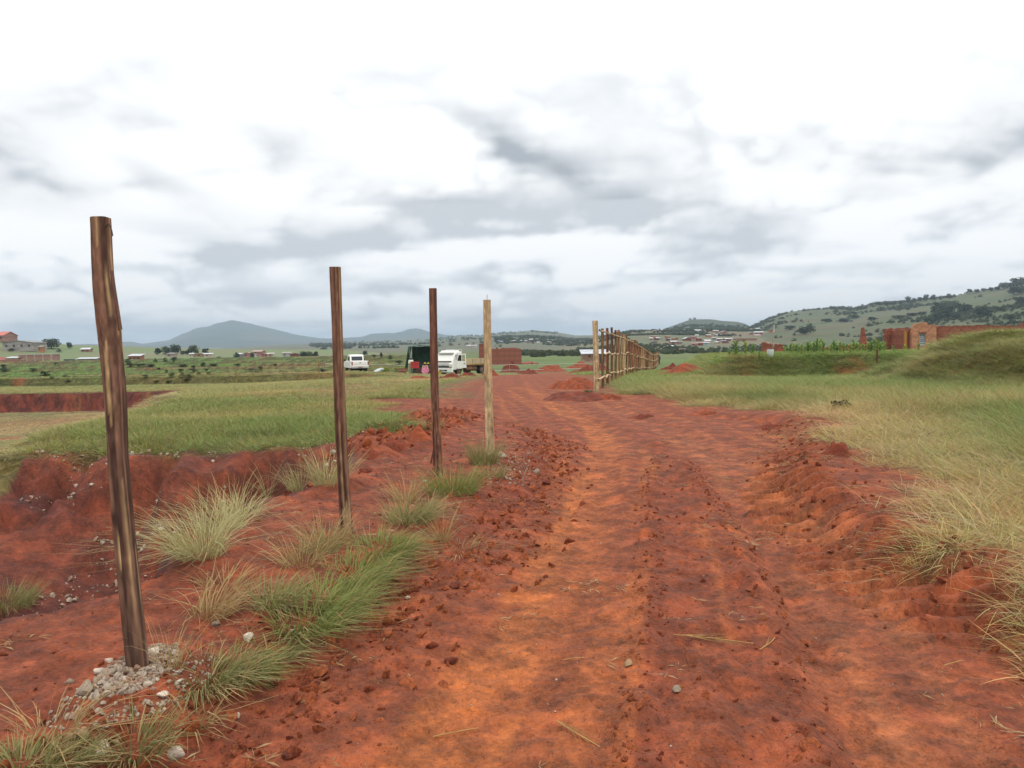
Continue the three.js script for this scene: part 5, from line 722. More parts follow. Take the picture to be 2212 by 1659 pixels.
{
  const R = (x, y) => [(3500 + x * .2694) * .54, (1250 + y * .2694) * .54], q = .2694 * .54, D = 78, k = D / PX, [a] = R(700, 0), p = onLand(a, D);
  const yOf = (y) => at(a, R(0, y)[1], D).y - p.y, X = (x) => (x - 700) * q * k;
  const t = thing('ruined_house', 'roofless earth-brick house with plastered front on the right', 'ruin', p);
  const fr = new THREE.Shape([[X(515), -.6], [X(515), yOf(300)], [X(540), yOf(210)], [X(570), yOf(165)], [X(650), yOf(155)], [X(740), yOf(150)], [X(755), yOf(180)], [X(880), yOf(186)], [X(890), -.6]].map(([x, y]) => new THREE.Vector2(x, y)));
  const hole = new THREE.Path([[X(636), yOf(490)], [X(636), yOf(320)], [X(722), yOf(320)], [X(722), yOf(490)]].map(([x, y]) => new THREE.Vector2(x, y))); fr.holes.push(hole);
  mesh('front_wall', new THREE.ExtrudeGeometry(fr, { depth: .35, bevelEnabled: false }), plasterM, t);
  const wx = X(679), wy = yOf(405), ww = X(722) - X(636), wh = yOf(320) - yOf(490), win = mesh('window', join([box(.06, wh, .12, wx - ww / 2 + .03, wy, .2), box(.06, wh, .12, wx + ww / 2 - .03, wy, .2), box(ww - .12, .06, .12, wx, wy + wh / 2 - .03, .2), box(ww - .12, .06, .12, wx, wy - wh / 2 + .03, .2)]), W(190, 196, 196), t);
  for (let i = 0; i < 6; i++) mesh('slat', box(ww - .13, wh / 6 * .62, .04, wx, wy + wh * ((i + .5) / 6 - .5), .2), i % 3 === 2 ? W(150, 186, 204) : W(204, 212, 214), win);
  mesh('lintel', box(ww * 1.35, .16, .2, wx, wy + wh / 2 + .12, .30), W(150, 96, 72), t);
  // long side wall running back to the right
  const len = 14, hs = yOf(205), sw = mesh('side_wall', poly(jag(len, hs, 9, [[0, 1], [.3, 1.0], [.5, .96], [.56, 1.12], [.6, .98], [.8, 1.0], [.9, 1.2], [1, 1.25]], .4), .35), brickM, t); sw.rotation.y = -.42; sw.position.set(X(890) + len / 2 * Math.cos(.42) - .1, 0, -.1 + len / 2 * Math.sin(.42) - .3);
  mesh('rear_wall', poly(jag(3.6, yOf(225), 12, [[0, 1], [1, 1]], .4), .3).translate(0, 0, -4.2), brickR, t); mesh('side_wall', poly(jag(4, yOf(250), 13, [[0, 1], [1, 1]], .4), .3).rotateY(-Math.PI / 2).translate(X(515) + .3, 0, -2), brickR, t);
  mesh('door_reveal', box(X(512) - X(474), yOf(215) + .5, .4, (X(512) + X(474)) / 2, (yOf(215) - .5) / 2, -.3), brickR, t);
  const [c] = R(450, 0), pp = onLand(c, D - .5), y2 = at(c, R(0, 272)[1], D - .5).y - pp.y, po = thing('door_post', 'ochre timber post beside the ruined house front', 'post', pp); mesh('shaft', box(.2, y2 + .4, .2, 0, y2 / 2 - .2, 0), W(206, 142, 62), po); mesh('head', box(.5, .1, .3, .05, y2 + .05, 0), W(170, 110, 80), po);
  const [c2] = R(330, 0), p2 = onLand(c2, D + 4), h2 = at(c2, R(0, 410)[1], D + 4).y - p2.y, bl = thing('brick_stub', 'short square brick wall left of the ruined house', 'ruin', p2); mesh('wall', poly(jag(185 * q * k, h2, 15, [[0, 1], [.7, 1], [1, .94]], .4), .4), brickM, bl); mesh('side_wall', box(.35, h2 * .9 + .5, 1.6, -185 * q * k / 2 + .2, h2 * .45 - .25, -.9), brickR, bl);
  // remains farther left on the plot
  const Z = (x, y) => [(3040 + x * .226) * .54, (1300 + y * .226) * .54], z = .226 * .54;
  const piece = (x0, x1, y0, y1, d, label, outline) => { const [c] = Z((x0 + x1) / 2, 0), p = onLand(c, d), k = d / PX, w = (x1 - x0) * z * k, top = at(c, Z(0, y0)[1], d).y - p.y, o = thing('brick_stub', label, 'ruin', p); mesh('wall', poly(outline ? outline(w, top) : jag(w, top, x0 + 1, [[0, 1], [1, .97]], .3), .4), brickR, o); mesh('footing', box(w + .3, .4, .9, 0, -.1, .2), brickM, o); };
  piece(25, 195, 312, 470, 58, 'red brick stub left of the white bucket stick', (w, h) => jag(w, h, 33, [[0, 1], [.4, 1], [.45, .9], [1, .86]], .2)); piece(255, 392, 350, 470, 60, 'red brick stub right of the white bucket');
  piece(1745, 1870, 40, 380, 72, 'tall pointed remnant of a brick gable', (w, h) => [[-w / 2, -.5], [-w / 2, h * .35], [-w * .3, h * .62], [-w * .18, h * .97], [0, h], [w * .2, h * .72], [w * .4, h * .55], [w / 2, h * .3], [w / 2, -.5]]);
  piece(1400, 1600, 375, 450, 66, 'low dark red brick row left of the pointed gable'); piece(1050, 1180, 385, 470, 62, 'crumbled brown wall between the maize plants'); piece(1560, 1950, 345, 400, 80, 'pale low wall behind the pointed gable');
  // bucket and stick
  const bp = hit(1664, 771, 25), kb = -bp.z / PX, bw = 15 * kb, bu = thing('bucket', 'white plastic bucket standing on the low bank', 'bucket', bp); mesh('pail', new THREE.LatheGeometry([[0, 0], [bw * .42, 0], [bw * .5, bw * 1.02], [bw * .53, bw * 1.04], [bw * .5, bw * 1.06], [bw * .46, bw * 1.0], [bw * .39, .03], [0, .03]].map((v) => new THREE.Vector2(...v)), 20), std(lin(214, 218, 218), { roughness: .5 }), bu); const hg = new THREE.TorusGeometry(bw * .5, .006, 5, 16, Math.PI); mesh('handle', hg.rotateX(.9).translate(0, bw, 0), std(lin(120, 120, 120)), bu);
  const stk = thing('stake', 'thin pale stick standing behind the white bucket', 'stake', onLand(1669, -bp.z + 1)); mesh('stick', bar([0, -.2, 0], [.02, 1.15, 0], .018, 6, .012), W(190, 160, 130), stk); mesh('tip', rock(91, .03, .03, .03, 1).translate(.02, 1.16, 0), W(200, 180, 150), stk);
  const sp = thing('stake', 'brown wooden stake at the right end of the maize', 'stake', onLand(1895, 34)); mesh('stick', bar([0, -.2, 0], [.0, .75, 0], .05, 6, .045), W(120, 80, 58), sp); mesh('end_grain', bar([0, .75, 0], [0, .757, 0], .044, 8), W(170, 130, 96), sp);
}

console.log('vehicles');
// ------------------------------------------------------------------ vehicles
const whitePaint = new THREE.MeshPhysicalMaterial({ color: srgb(238, 236, 230), roughness: .42, clearcoat: .4 }), glassM = new THREE.MeshPhysicalMaterial({ color: srgb(40, 46, 52), roughness: .08, specularIntensity: 1 }), tyreM = W(38, 34, 34), rimM = W(150, 120, 96), blackM = W(34, 32, 34), dirtM = W(150, 96, 70), creamM = W(220, 200, 158), chrome = std(lin(190, 190, 190), { metalness: .8, roughness: .3 });
function wheel(parent, x, y, z, r, w, rim = rimM) { const o = mesh('wheel', new THREE.CylinderGeometry(r * .62, r * .62, w * .9, 20).rotateZ(Math.PI / 2), rim, parent); o.position.set(x, y, z); mesh('tyre', new THREE.TorusGeometry(r * .8, r * .22, 10, 28).rotateY(Math.PI / 2).scale(w / (r * .44), 1, 1), tyreM, o); mesh('hub', new THREE.CylinderGeometry(r * .2, r * .24, w * 1.12, 10).rotateZ(Math.PI / 2), rim, o); return o; }
function shell(profile, width, bev = .05) { const s = new THREE.Shape(profile.map(([z, y]) => new THREE.Vector2(z, y))); return new THREE.ExtrudeGeometry(s, { depth: width - bev * 2, bevelEnabled: true, bevelSize: bev, bevelThickness: bev, bevelSegments: 3 }).translate(0, 0, -width / 2 + bev).rotateY(-Math.PI / 2); }
{ // pickup, seen from behind
  const p = onLand(768, 80), t = thing('pickup_truck', 'white pickup parked on the grass, seen from behind', 'pickup', p, Math.PI + .36);
  const paint = whitePaint.clone(); paint.color = srgb(240, 236, 234);
  mesh('body', shell([[-2.4, .52], [-2.42, 1.02], [2.2, 1.0], [2.45, .86], [2.5, .5], [1.9, .4], [-1.9, .42]], 1.68), paint, t);
  const cab = mesh('cab', shell([[-.65, 1.0], [-.5, 1.56], [-.35, 1.63], [.72, 1.63], [.9, 1.57], [1.5, 1.0]], 1.36, .07), paint, t);
  mesh('rear_window', box(1.16, .4, .03, 0, 1.3, -.655).rotateX(0), glassM, cab).rotation.x = 0; cab.children[0].geometry = box(1.1, .42, .03).rotateX(.26).translate(0, 1.31, -.63);
  for (const s of [-1, 1]) { mesh('side_window', poly([[-.42, 1.08], [-.32, 1.5], [.66, 1.5], [1.16, 1.08]], .02).rotateY(-Math.PI / 2).translate(s * .675 + .01, 0, 0), glassM, cab); mesh('tail_light', box(.1, .34, .06, s * .78, .86, -2.45), W(170, 60, 52), t); mesh('wheel_arch', new THREE.TorusGeometry(.42, .05, 6, 16, Math.PI).rotateY(Math.PI / 2).translate(s * .83, .42, -1.45), paint, t); mesh('mud_flap', box(.24, .3, .02, s * .68, .34, -1.95), blackM, t); mesh('mirror', box(.2, .16, .1, s * .98, 1.12, .95), blackM, t); }
  const gate = mesh('tailgate', box(1.4, .46, .06, 0, .8, -2.46), paint, t); mesh('handle', box(.16, .05, .03, 0, .92, -2.5), blackM, gate); mesh('crease', box(1.2, .02, .015, 0, .78, -2.494), W(190, 188, 186), gate);
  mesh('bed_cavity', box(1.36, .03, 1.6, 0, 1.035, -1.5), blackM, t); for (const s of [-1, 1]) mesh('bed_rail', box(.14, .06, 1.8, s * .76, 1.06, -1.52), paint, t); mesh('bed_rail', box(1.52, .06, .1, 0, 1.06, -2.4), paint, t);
  const bp = mesh('rear_bumper', box(1.64, .14, .16, 0, .46, -2.5), W(214, 210, 206), t); mesh('number_plate', box(.42, .12, .02, 0, .48, -2.59), W(176, 150, 140), bp); mesh('underside', box(1.2, .2, 4.2, 0, .36, 0), blackM, t);
  for (const s of [-1, 1]) for (const z of [-1.45, 1.5]) wheel(t, s * .72, .20, z, .36, .24, W(120, 108, 100)); mesh('spare_wheel', new THREE.CylinderGeometry(.3, .3, .18, 18).translate(0, .42, -2.05), tyreM, t); mesh('rear_axle', bar([-.7, .2, -1.45], [.7, .2, -1.45], .06), blackM, t); t.position.y += .2;
}
{ // flatbed truck
  const p = onLand(1000, 77), t = thing('flatbed_truck', 'white flatbed truck with open cab doors and cream slatted sides', 'truck', p, -.56), k = 1.02; t.scale.setScalar(k);
  const cab = mesh('cab', shell([[3.02, .62], [3.08, 1.12], [2.98, 1.30], [2.60, 2.06], [2.42, 2.16], [1.62, 2.18], [1.55, .7], [2.0, .62]], 1.95, .06), whitePaint, t);
  const slope = Math.atan2(.38, .76);
  mesh('windscreen', box(1.66, .74, .03).rotateX(-slope).translate(0, 1.69, 2.83), glassM, cab); mesh('dashboard_band', box(1.7, .12, .04).rotateX(-slope).translate(0, 1.33, 3.02), blackM, cab); mesh('sun_visor', box(1.7, .05, .3).rotateX(.3).translate(0, 2.12, 2.68), W(190, 190, 186), cab); mesh('roof_cap', shell([[2.5, 2.18], [2.35, 2.3], [1.8, 2.32], [1.65, 2.18]], 1.6, .05), whitePaint, cab);
  const gr = mesh('grille', box(1.2, .44, .05, 0, .98, 3.1), blackM, t); for (let i = 0; i < 3; i++) mesh('slat', box(1.16, .035, .03, 0, .84 + i * .14, 3.14), chrome, gr); mesh('emblem', new THREE.OctahedronGeometry(.1).scale(1, .8, .3).translate(0, 1.06, 3.16), chrome, gr);
  mesh('bumper', shell([[3.0, .36], [3.16, .4], [3.18, .66], [3.02, .7]], 2.0, .04), whitePaint, t); mesh('bumper_grille', box(.9, .14, .03, 0, .52, 3.2), blackM, t); mesh('number_plate', box(.44, .12, .02, 0, .52, 3.225), W(160, 150, 140), t);
  mesh('bonnet_line', box(1.7, .05, .03, 0, 1.25, 3.07), W(196, 178, 140), t);
  for (const s of [-1, 1]) {
    const hl = mesh('headlight', box(.3, .26, .08, s * .79, .84, 3.08), W(214, 210, 170, { roughness: .3 }), t); mesh('lens', new THREE.SphereGeometry(.09, 12, 8).scale(1, 1, .4).translate(s * .79, .86, 3.13), chrome, hl); mesh('indicator', box(.28, .06, .03, s * .79, .76, 3.135), W(200, 150, 70), hl);
    // door opened outwards, hinged at the front pillar
    const door = new THREE.Group(); door.name = 'door'; t.add(door); door.position.set(s * .99, 0, 2.5); door.rotation.y = -s * 1.1;
    const ds = new THREE.Shape([[0, .74], [0, 1.42], [.18, 2.0], [.9, 2.06], [.95, .74]].map(([z, y]) => new THREE.Vector2(-z, y))); ds.holes.push(new THREE.Path([[.1, 1.4], [.24, 1.92], [.83, 1.96], [.86, 1.34]].map(([z, y]) => new THREE.Vector2(-z, y))));
    mesh('door_panel', new THREE.ExtrudeGeometry(ds, { depth: .06, bevelEnabled: false }).rotateY(-Math.PI / 2), whitePaint, door); mesh('door_handle', box(.05, .05, .16, s * .05, 1.16, -.78), blackM, door); mesh('trim', box(.02, .4, .6, s * -.07, 1.0, -.48), W(120, 112, 106), door);
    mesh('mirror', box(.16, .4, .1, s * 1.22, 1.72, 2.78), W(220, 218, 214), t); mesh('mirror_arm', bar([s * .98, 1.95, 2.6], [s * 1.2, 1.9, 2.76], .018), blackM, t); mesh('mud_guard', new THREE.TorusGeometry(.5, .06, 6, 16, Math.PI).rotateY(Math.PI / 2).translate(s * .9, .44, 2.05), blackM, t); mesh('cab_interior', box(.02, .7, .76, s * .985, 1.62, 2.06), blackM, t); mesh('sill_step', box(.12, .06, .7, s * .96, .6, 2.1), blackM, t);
    wheel(t, s * .84, .42, 2.05, .42, .26, W(168, 120, 84)); wheel(t, s * .78, .42, -1.7, .42, .46, W(140, 116, 104)); mesh('chassis_rail', box(.1, .18, 4.6, s * .38, .74, -.8), dirtM, t);
    // side boards: three planks, stakes
    for (let j = 0; j < 3; j++) mesh('side_plank', box(.05, .14, 4.3, s * 1.0, 1.12 + j * .165, -.8), creamM, t); for (let j = 0; j < 4; j++) mesh('stake', box(.06, .56, .07, s * 1.045, 1.27, -2.9 + j * 1.4), W(206, 184, 140), t); mesh('edge_stripe', box(.04, .07, 4.3, s * 1.02, .99, -.8), W(206, 160, 70), t); mesh('side_guard', bar([s * .96, .62, -.9], [s * .96, .62, .9], .03), W(170, 140, 110), t);
  }
  mesh('bed_floor', box(2.0, .1, 4.35, 0, .93, -.8), W(150, 116, 86), t); for (let j = 0; j < 3; j++) mesh('tail_plank', box(1.92, .14, .05, 0, 1.12 + j * .165, -2.97), creamM, t); for (let j = 0; j < 3; j++) mesh('front_plank', box(1.92, .14, .05, 0, 1.12 + j * .165, 1.34), creamM, t);
  const hbm = W(214, 214, 208), hf = mesh('headboard_frame', join([bar([-.9, 1, 1.46], [-.9, 2.42, 1.46], .035), bar([.9, 1, 1.46], [.9, 2.42, 1.46], .035), bar([-.93, 2.42, 1.46], [.93, 2.42, 1.46], .04)]), hbm, t); for (let j = 0; j < 3; j++) mesh('upright', bar([-.45 + j * .45, 1, 1.46], [-.45 + j * .45, 2.42, 1.46], .02), hbm, hf);
  mesh('fuel_tank', new THREE.CylinderGeometry(.26, .26, .9, 14).rotateX(Math.PI / 2).translate(.72, .62, .3), dirtM, t); mesh('tool_box', box(.4, .36, .6, .7, .62, -.6), W(140, 90, 66), t); mesh('rear_axle', bar([-.8, .42, -1.7], [.8, .42, -1.7], .1), blackM, t); mesh('gearbox', box(.5, .4, 1.6, 0, .62, 1.4), blackM, t); mesh('front_axle', bar([-.8, .42, 2.05], [.8, .42, 2.05], .07), blackM, t);
}
{ // shelter, board and bits around
  const K4 = (x, y) => [(1600 + x * .1808) * .54, (1360 + y * .1808) * .54], q = .1808 * .54, D = 84, k = D / PX, [a] = K4(430, 0), p = onLand(a, D), X = (x) => (x - 430) * q * k, Y = (y) => at(a, K4(0, y)[1], D).y - p.y;
  const t = thing('tarpaulin_shelter', 'green tarpaulin shelter with dark open front left of the truck', 'shelter', p), tarp = W(92, 128, 110, { side: THREE.DoubleSide }), black = tarp, top = Y(150), w0 = X(195), w1 = X(760);
  for (const x of [w0 + .05, w1 - .05]) for (const z of [0, -2.6]) mesh('pole', bar([x, -.2, z], [x, top - .05, z], .04), W(120, 92, 66), t);
  const sheet = (nx, nz, f) => { const g = new THREE.PlaneGeometry(1, 1, nx, nz), P = g.attributes.position; for (let i = 0; i < P.count; i++) { const v = f(P.getX(i) + .5, P.getY(i) + .5); P.setXYZ(i, ...v); } g.computeVertexNormals(); return g; };
  mesh('roof_sheet', sheet(14, 10, (u, v) => [lerp(w0 - .06, w1 + .06, u), top + .04 + .10 * Math.sin(u * 3.1) - .10 * Math.sin(v * 3.14) * .6 + .05 * noise(u * 5, v * 5), lerp(.15, -2.7, v)]), tarp, t); mesh('front_hem', sheet(14, 3, (u, v) => [lerp(w0 - .06, w1 + .06, u), top + .04 + .10 * Math.sin(u * 3.1) - v * (.1 + .05 * noise(u * 6, 2)), .16 + .02 * noise(u * 9, v)]), tarp, t);
  mesh('back_sheet', sheet(10, 6, (u, v) => [lerp(w0, w1, u), lerp(.05, top, v), -2.62 + .08 * noise(u * 6, v * 4)]), black, t); mesh('right_sheet', sheet(8, 6, (u, v) => [w1 - .02 + .06 * noise(u * 5, v * 4), lerp(.05, top, v), lerp(0, -2.6, u)]), black, t);
  mesh('left_flap', sheet(10, 10, (u, v) => [lerp(w0 - .02, X(60), (1 - v) * .9 + .05 * noise(u * 4, v * 4)), lerp(.0, top, v), lerp(.1, -2.5, u)]), tarp, t); mesh('front_strip', sheet(3, 10, (u, v) => [lerp(w0 - .02, w0 + .18, u) + .04 * noise(v * 6, 3), lerp(Y(330), top, v), .12]), tarp, t);
  // red board
  const [bx] = K4(320, 0), bp = onLand(bx, 78), kb = 78 / PX, yb = (y) => at(bx, K4(0, y)[1], 78).y - bp.y, bo = thing('red_board', 'bright red rectangular board on dark legs before the shelter', 'board', bp); const bw = 190 * q * kb, bh = yb(480) - yb(626); mesh('panel', box(bw, bh, .06, 0, yb(553), 0), W(206, 58, 56, { roughness: .7 }), bo); for (const s of [-1, 1]) mesh('leg', bar([s * bw * .36, -.05, .03 * s], [s * bw * .36, yb(600), -.05], .05), W(92, 60, 56), bo); mesh('brace', box(bw * .8, .06, .05, 0, yb(690), -.06), W(110, 76, 60), bo);
  // pink tub, yellow can, sacks
  const item = (name, x, y, d, f, label, cat) => { const [c] = K4(x, y), pp = onLand(c, d), o = thing(name, label, cat, pp); f(o, d / PX * q); return o; };
  item('pink_tub', 555, 740, 78, (o, s) => { mesh('tub', new THREE.LatheGeometry([[0, 0], [.30, 0], [.36, .38], [.39, .4], [.36, .41], [.33, .36], [.27, .03], [0, .03]].map((v) => new THREE.Vector2(...v)), 20), W(226, 120, 150), o); mesh('lid', new THREE.CylinderGeometry(.36, .36, .03, 20).rotateX(1.2).translate(0, .42, .36), W(232, 140, 166), o); }, 'pink plastic tub on the grass left of the third post', 'tub');
  item('yellow_can', 872, 735, 74, (o) => { mesh('can', box(.3, .34, .22, 0, .17, 0), W(206, 180, 60), o); mesh('handle', new THREE.TorusGeometry(.08, .02, 6, 12, Math.PI).translate(0, .34, 0), W(190, 160, 50), o); mesh('cap', new THREE.CylinderGeometry(.03, .03, .05, 10).translate(.1, .36, 0), W(150, 60, 40), o); }, 'yellow jerrycan under the front of the truck', 'jerrycan');
  item('wooden_crate', 450, 700, 80, (o) => { for (let j = 0; j < 4; j++) mesh('slat', box(.8, .1, .5, 0, .1 + j * .17, 0), W(128, 80, 60), o); for (const s of [-1, 1]) mesh('corner_post', box(.07, .74, .07, s * .36, .37, .22), W(110, 70, 52), o); }, 'brown wooden crate right of the red board', 'crate');
  const XF = (x, y) => [(1360 + x * .1537) * .54, (1400 + y * .1537) * .54];
  { const [x, y] = XF(1625, 560), pp = onLand(x, 80), o = thing('brick_stack', 'small stack of reddish bricks left of the shelter', 'bricks', pp), r = rng(4); for (let j = 0; j < 5; j++) for (let i = 0; i < 3; i++) mesh('brick', box(.28, .12, .3, (i - 1) * .3 + (r() - .5) * .03, .06 + j * .124, (r() - .5) * .06), j === 3 ? W(190, 150, 130) : brickR, o); }
  { const [x, y] = XF(985, 590), pp = onLand(x, 78), o = thing('white_sack', 'crumpled white sack lying on the grass right of the pickup', 'sack', pp); const g = rock(95, .48, .2, .22, 3).rotateZ(.3).translate(0, .2, 0); mesh('sack', g, W(214, 222, 224), o); mesh('tied_end', rock(96, .1, .07, .07, 1).translate(.46, .36, 0), W(206, 214, 216), o); }
  { const [x] = XF(1130, 560), pp = onLand(x, 84); for (let i = 0; i < 4; i++) { const o = thing('leafy_shrub', ['yellow-green leafy shrub right of the white sack', 'second yellow-green shrub from the white sack', 'third yellow-green shrub from the white sack', 'yellow-green shrub nearest the brick stack'][i], 'shrub', onLand(x + i * 14, 84 + i), i, 'yellow-green shrubs between pickup and shelter'); const s = [1.5, 1, .9, 1.1][i]; o.scale.set(s * 1.1, s * .8, s); mesh('crown', crownGeo(700 + i, 240, { leaf: .06, y0: .08, yh: .5, lobes: 8 }), leafMat(new THREE.Color().setRGB(.28, .33, .06)), o); mesh('trunk', trunkFor(720 + i, .02), barkM, o); } }
  [[1470, 650, .5, .8], [1560, 645, .45, .9], [1640, 655, .5, .1], [1765, 650, .5, -.8], [1300, 660, .9, .05]].forEach(([x, y, l, a], i) => { const [c] = XF(x, y), pp = onLand(c, 73), o = mesh('timber_offcut', box(l, .08, .1), W(226, 206, 160)); o.position.set(pp.x, pp.y + .08 + Math.abs(Math.sin(a)) * .16, pp.z); o.rotation.set(0, .3 * i, a * .6); tag(o, nth(i) + ' pale timber offcut, counted in the grass before the red board', 'offcut', 'pale timber offcuts'); });
  // barrier tapes on stakes
  function barrier(label, pts, lines, m, stakeM, h) { const P = pts.map(([x, d]) => onLand(x, d)), o = thing('tape_barrier', label, 'barrier', P[0]); P.forEach((v) => { const q = v.clone().sub(P[0]); mesh('stake', bar([q.x, q.y - .2, q.z], [q.x, q.y + h, q.z], .035, 6, .03), stakeM, o); }); for (const y of lines) for (let i = 0; i < P.length - 1; i++) { const a = P[i].clone().sub(P[0]), b = P[i + 1].clone().sub(P[0]), c = a.clone().lerp(b, .5); c.y -= .06; for (const v of [a, b, c]) v.y += y; mesh('tape', new THREE.TubeGeometry(new THREE.CatmullRomCurve3([a, c, b]), 8, .03, 4), m, o); } }
  barrier('white tape on low stakes behind the pickup and shelter', [[700, 92], [760, 92], [830, 92], [885, 92]], [.95], W(214, 212, 200), W(150, 124, 96), 1.0);
  barrier('double white tape on stakes right of the truck', [[1046, 92], [1100, 96], [1158, 100], [1215, 104], [1278, 108]], [.35, 1.0], W(220, 216, 206), W(190, 170, 140), 1.1);
  { const P5 = (x, y) => Z5(x, y), o_pts = [[1135, 465], [1310, 460], [1620, 450], [1990, 440]].map(([x, y]) => P5(x, y)), P = o_pts.map(([x, y]) => onLand(x, 57)), o = thing('rope_fence', 'low rope fence on wooden stakes beyond the meadow left of the second post', 'fence', P[0]); P.forEach((v, i) => { const q = v.clone().sub(P[0]); mesh('stake', bar([q.x, q.y - .2, q.z], [q.x, q.y + [1.0, 1.0, .8, 1.6][i], q.z], .05, 6, .04), W(160, 138, 84), o); }); for (let i = 0; i < 3; i++) { const a = P[i].clone().sub(P[0]), b = P[i + 1].clone().sub(P[0]), c = a.clone().lerp(b, .5); a.y += .7; b.y += .7; c.y += .62; mesh('rope', new THREE.TubeGeometry(new THREE.CatmullRomCurve3([a, c, b]), 8, .028, 4), W(170, 150, 104), o); } }
}

console.log('people');
// ------------------------------------------------------------------ people
function field(bones, res = 64, smooth = .05) { // tapered capsules joined by a smooth minimum
  const mc = new MarchingCubes(res, new THREE.MeshStandardMaterial(), false, false, 60000); mc.isolation = 0; const min = new THREE.Vector3(9, 9, 9), max = new THREE.Vector3(-9, -9, -9);
  for (const [a, b, r1, r2] of bones) for (const [v, r] of [[a, r1], [b, r2]]) { min.min(new THREE.Vector3(v[0] - r, v[1] - r, v[2] - r)); max.max(new THREE.Vector3(v[0] + r, v[1] + r, v[2] + r)); }
  const c = min.clone().add(max).multiplyScalar(.5), half = Math.max(max.x - min.x, max.y - min.y, max.z - min.z) / 2 * 1.14 + .02;
  for (let z = 0; z < res; z++) for (let y = 0; y < res; y++) for (let x = 0; x < res; x++) {
    const px = c.x + (x / res * 2 - 1) * half, py = c.y + (y / res * 2 - 1) * half, pz = c.z + (z / res * 2 - 1) * half; let dmin = 9;
    for (const [a, b, r1, r2] of bones) { const bx = b[0] - a[0], by = b[1] - a[1], bz = b[2] - a[2], l = bx * bx + by * by + bz * bz, t = clamp(((px - a[0]) * bx + (py - a[1]) * by + (pz - a[2]) * bz) / (l || 1)), d = Math.hypot(px - a[0] - bx * t, py - a[1] - by * t, pz - a[2] - bz * t) - lerp(r1, r2, t); const h = clamp(.5 + .5 * (dmin - d) / smooth); dmin = lerp(dmin, d, h) - smooth * h * (1 - h); }
    mc.field[x + y * res + z * res * res] = -dmin;
  }
  mc.update(); const n = mc.count, g = new THREE.BufferGeometry(), P = mc.positionArray.slice(0, n * 3), N = mc.normalArray.slice(0, n * 3); for (let i = 0; i < n; i++) { P[i * 3] = c.x + P[i * 3] * half; P[i * 3 + 1] = c.y + P[i * 3 + 1] * half; P[i * 3 + 2] = c.z + P[i * 3 + 2] * half; }
  g.setAttribute('position', new THREE.BufferAttribute(P, 3)); g.setAttribute('uv', new THREE.BufferAttribute(new Float32Array(n * 2), 2)); const gm = mergeVertices(g, 1e-4); gm.computeVertexNormals(); return gm;
}
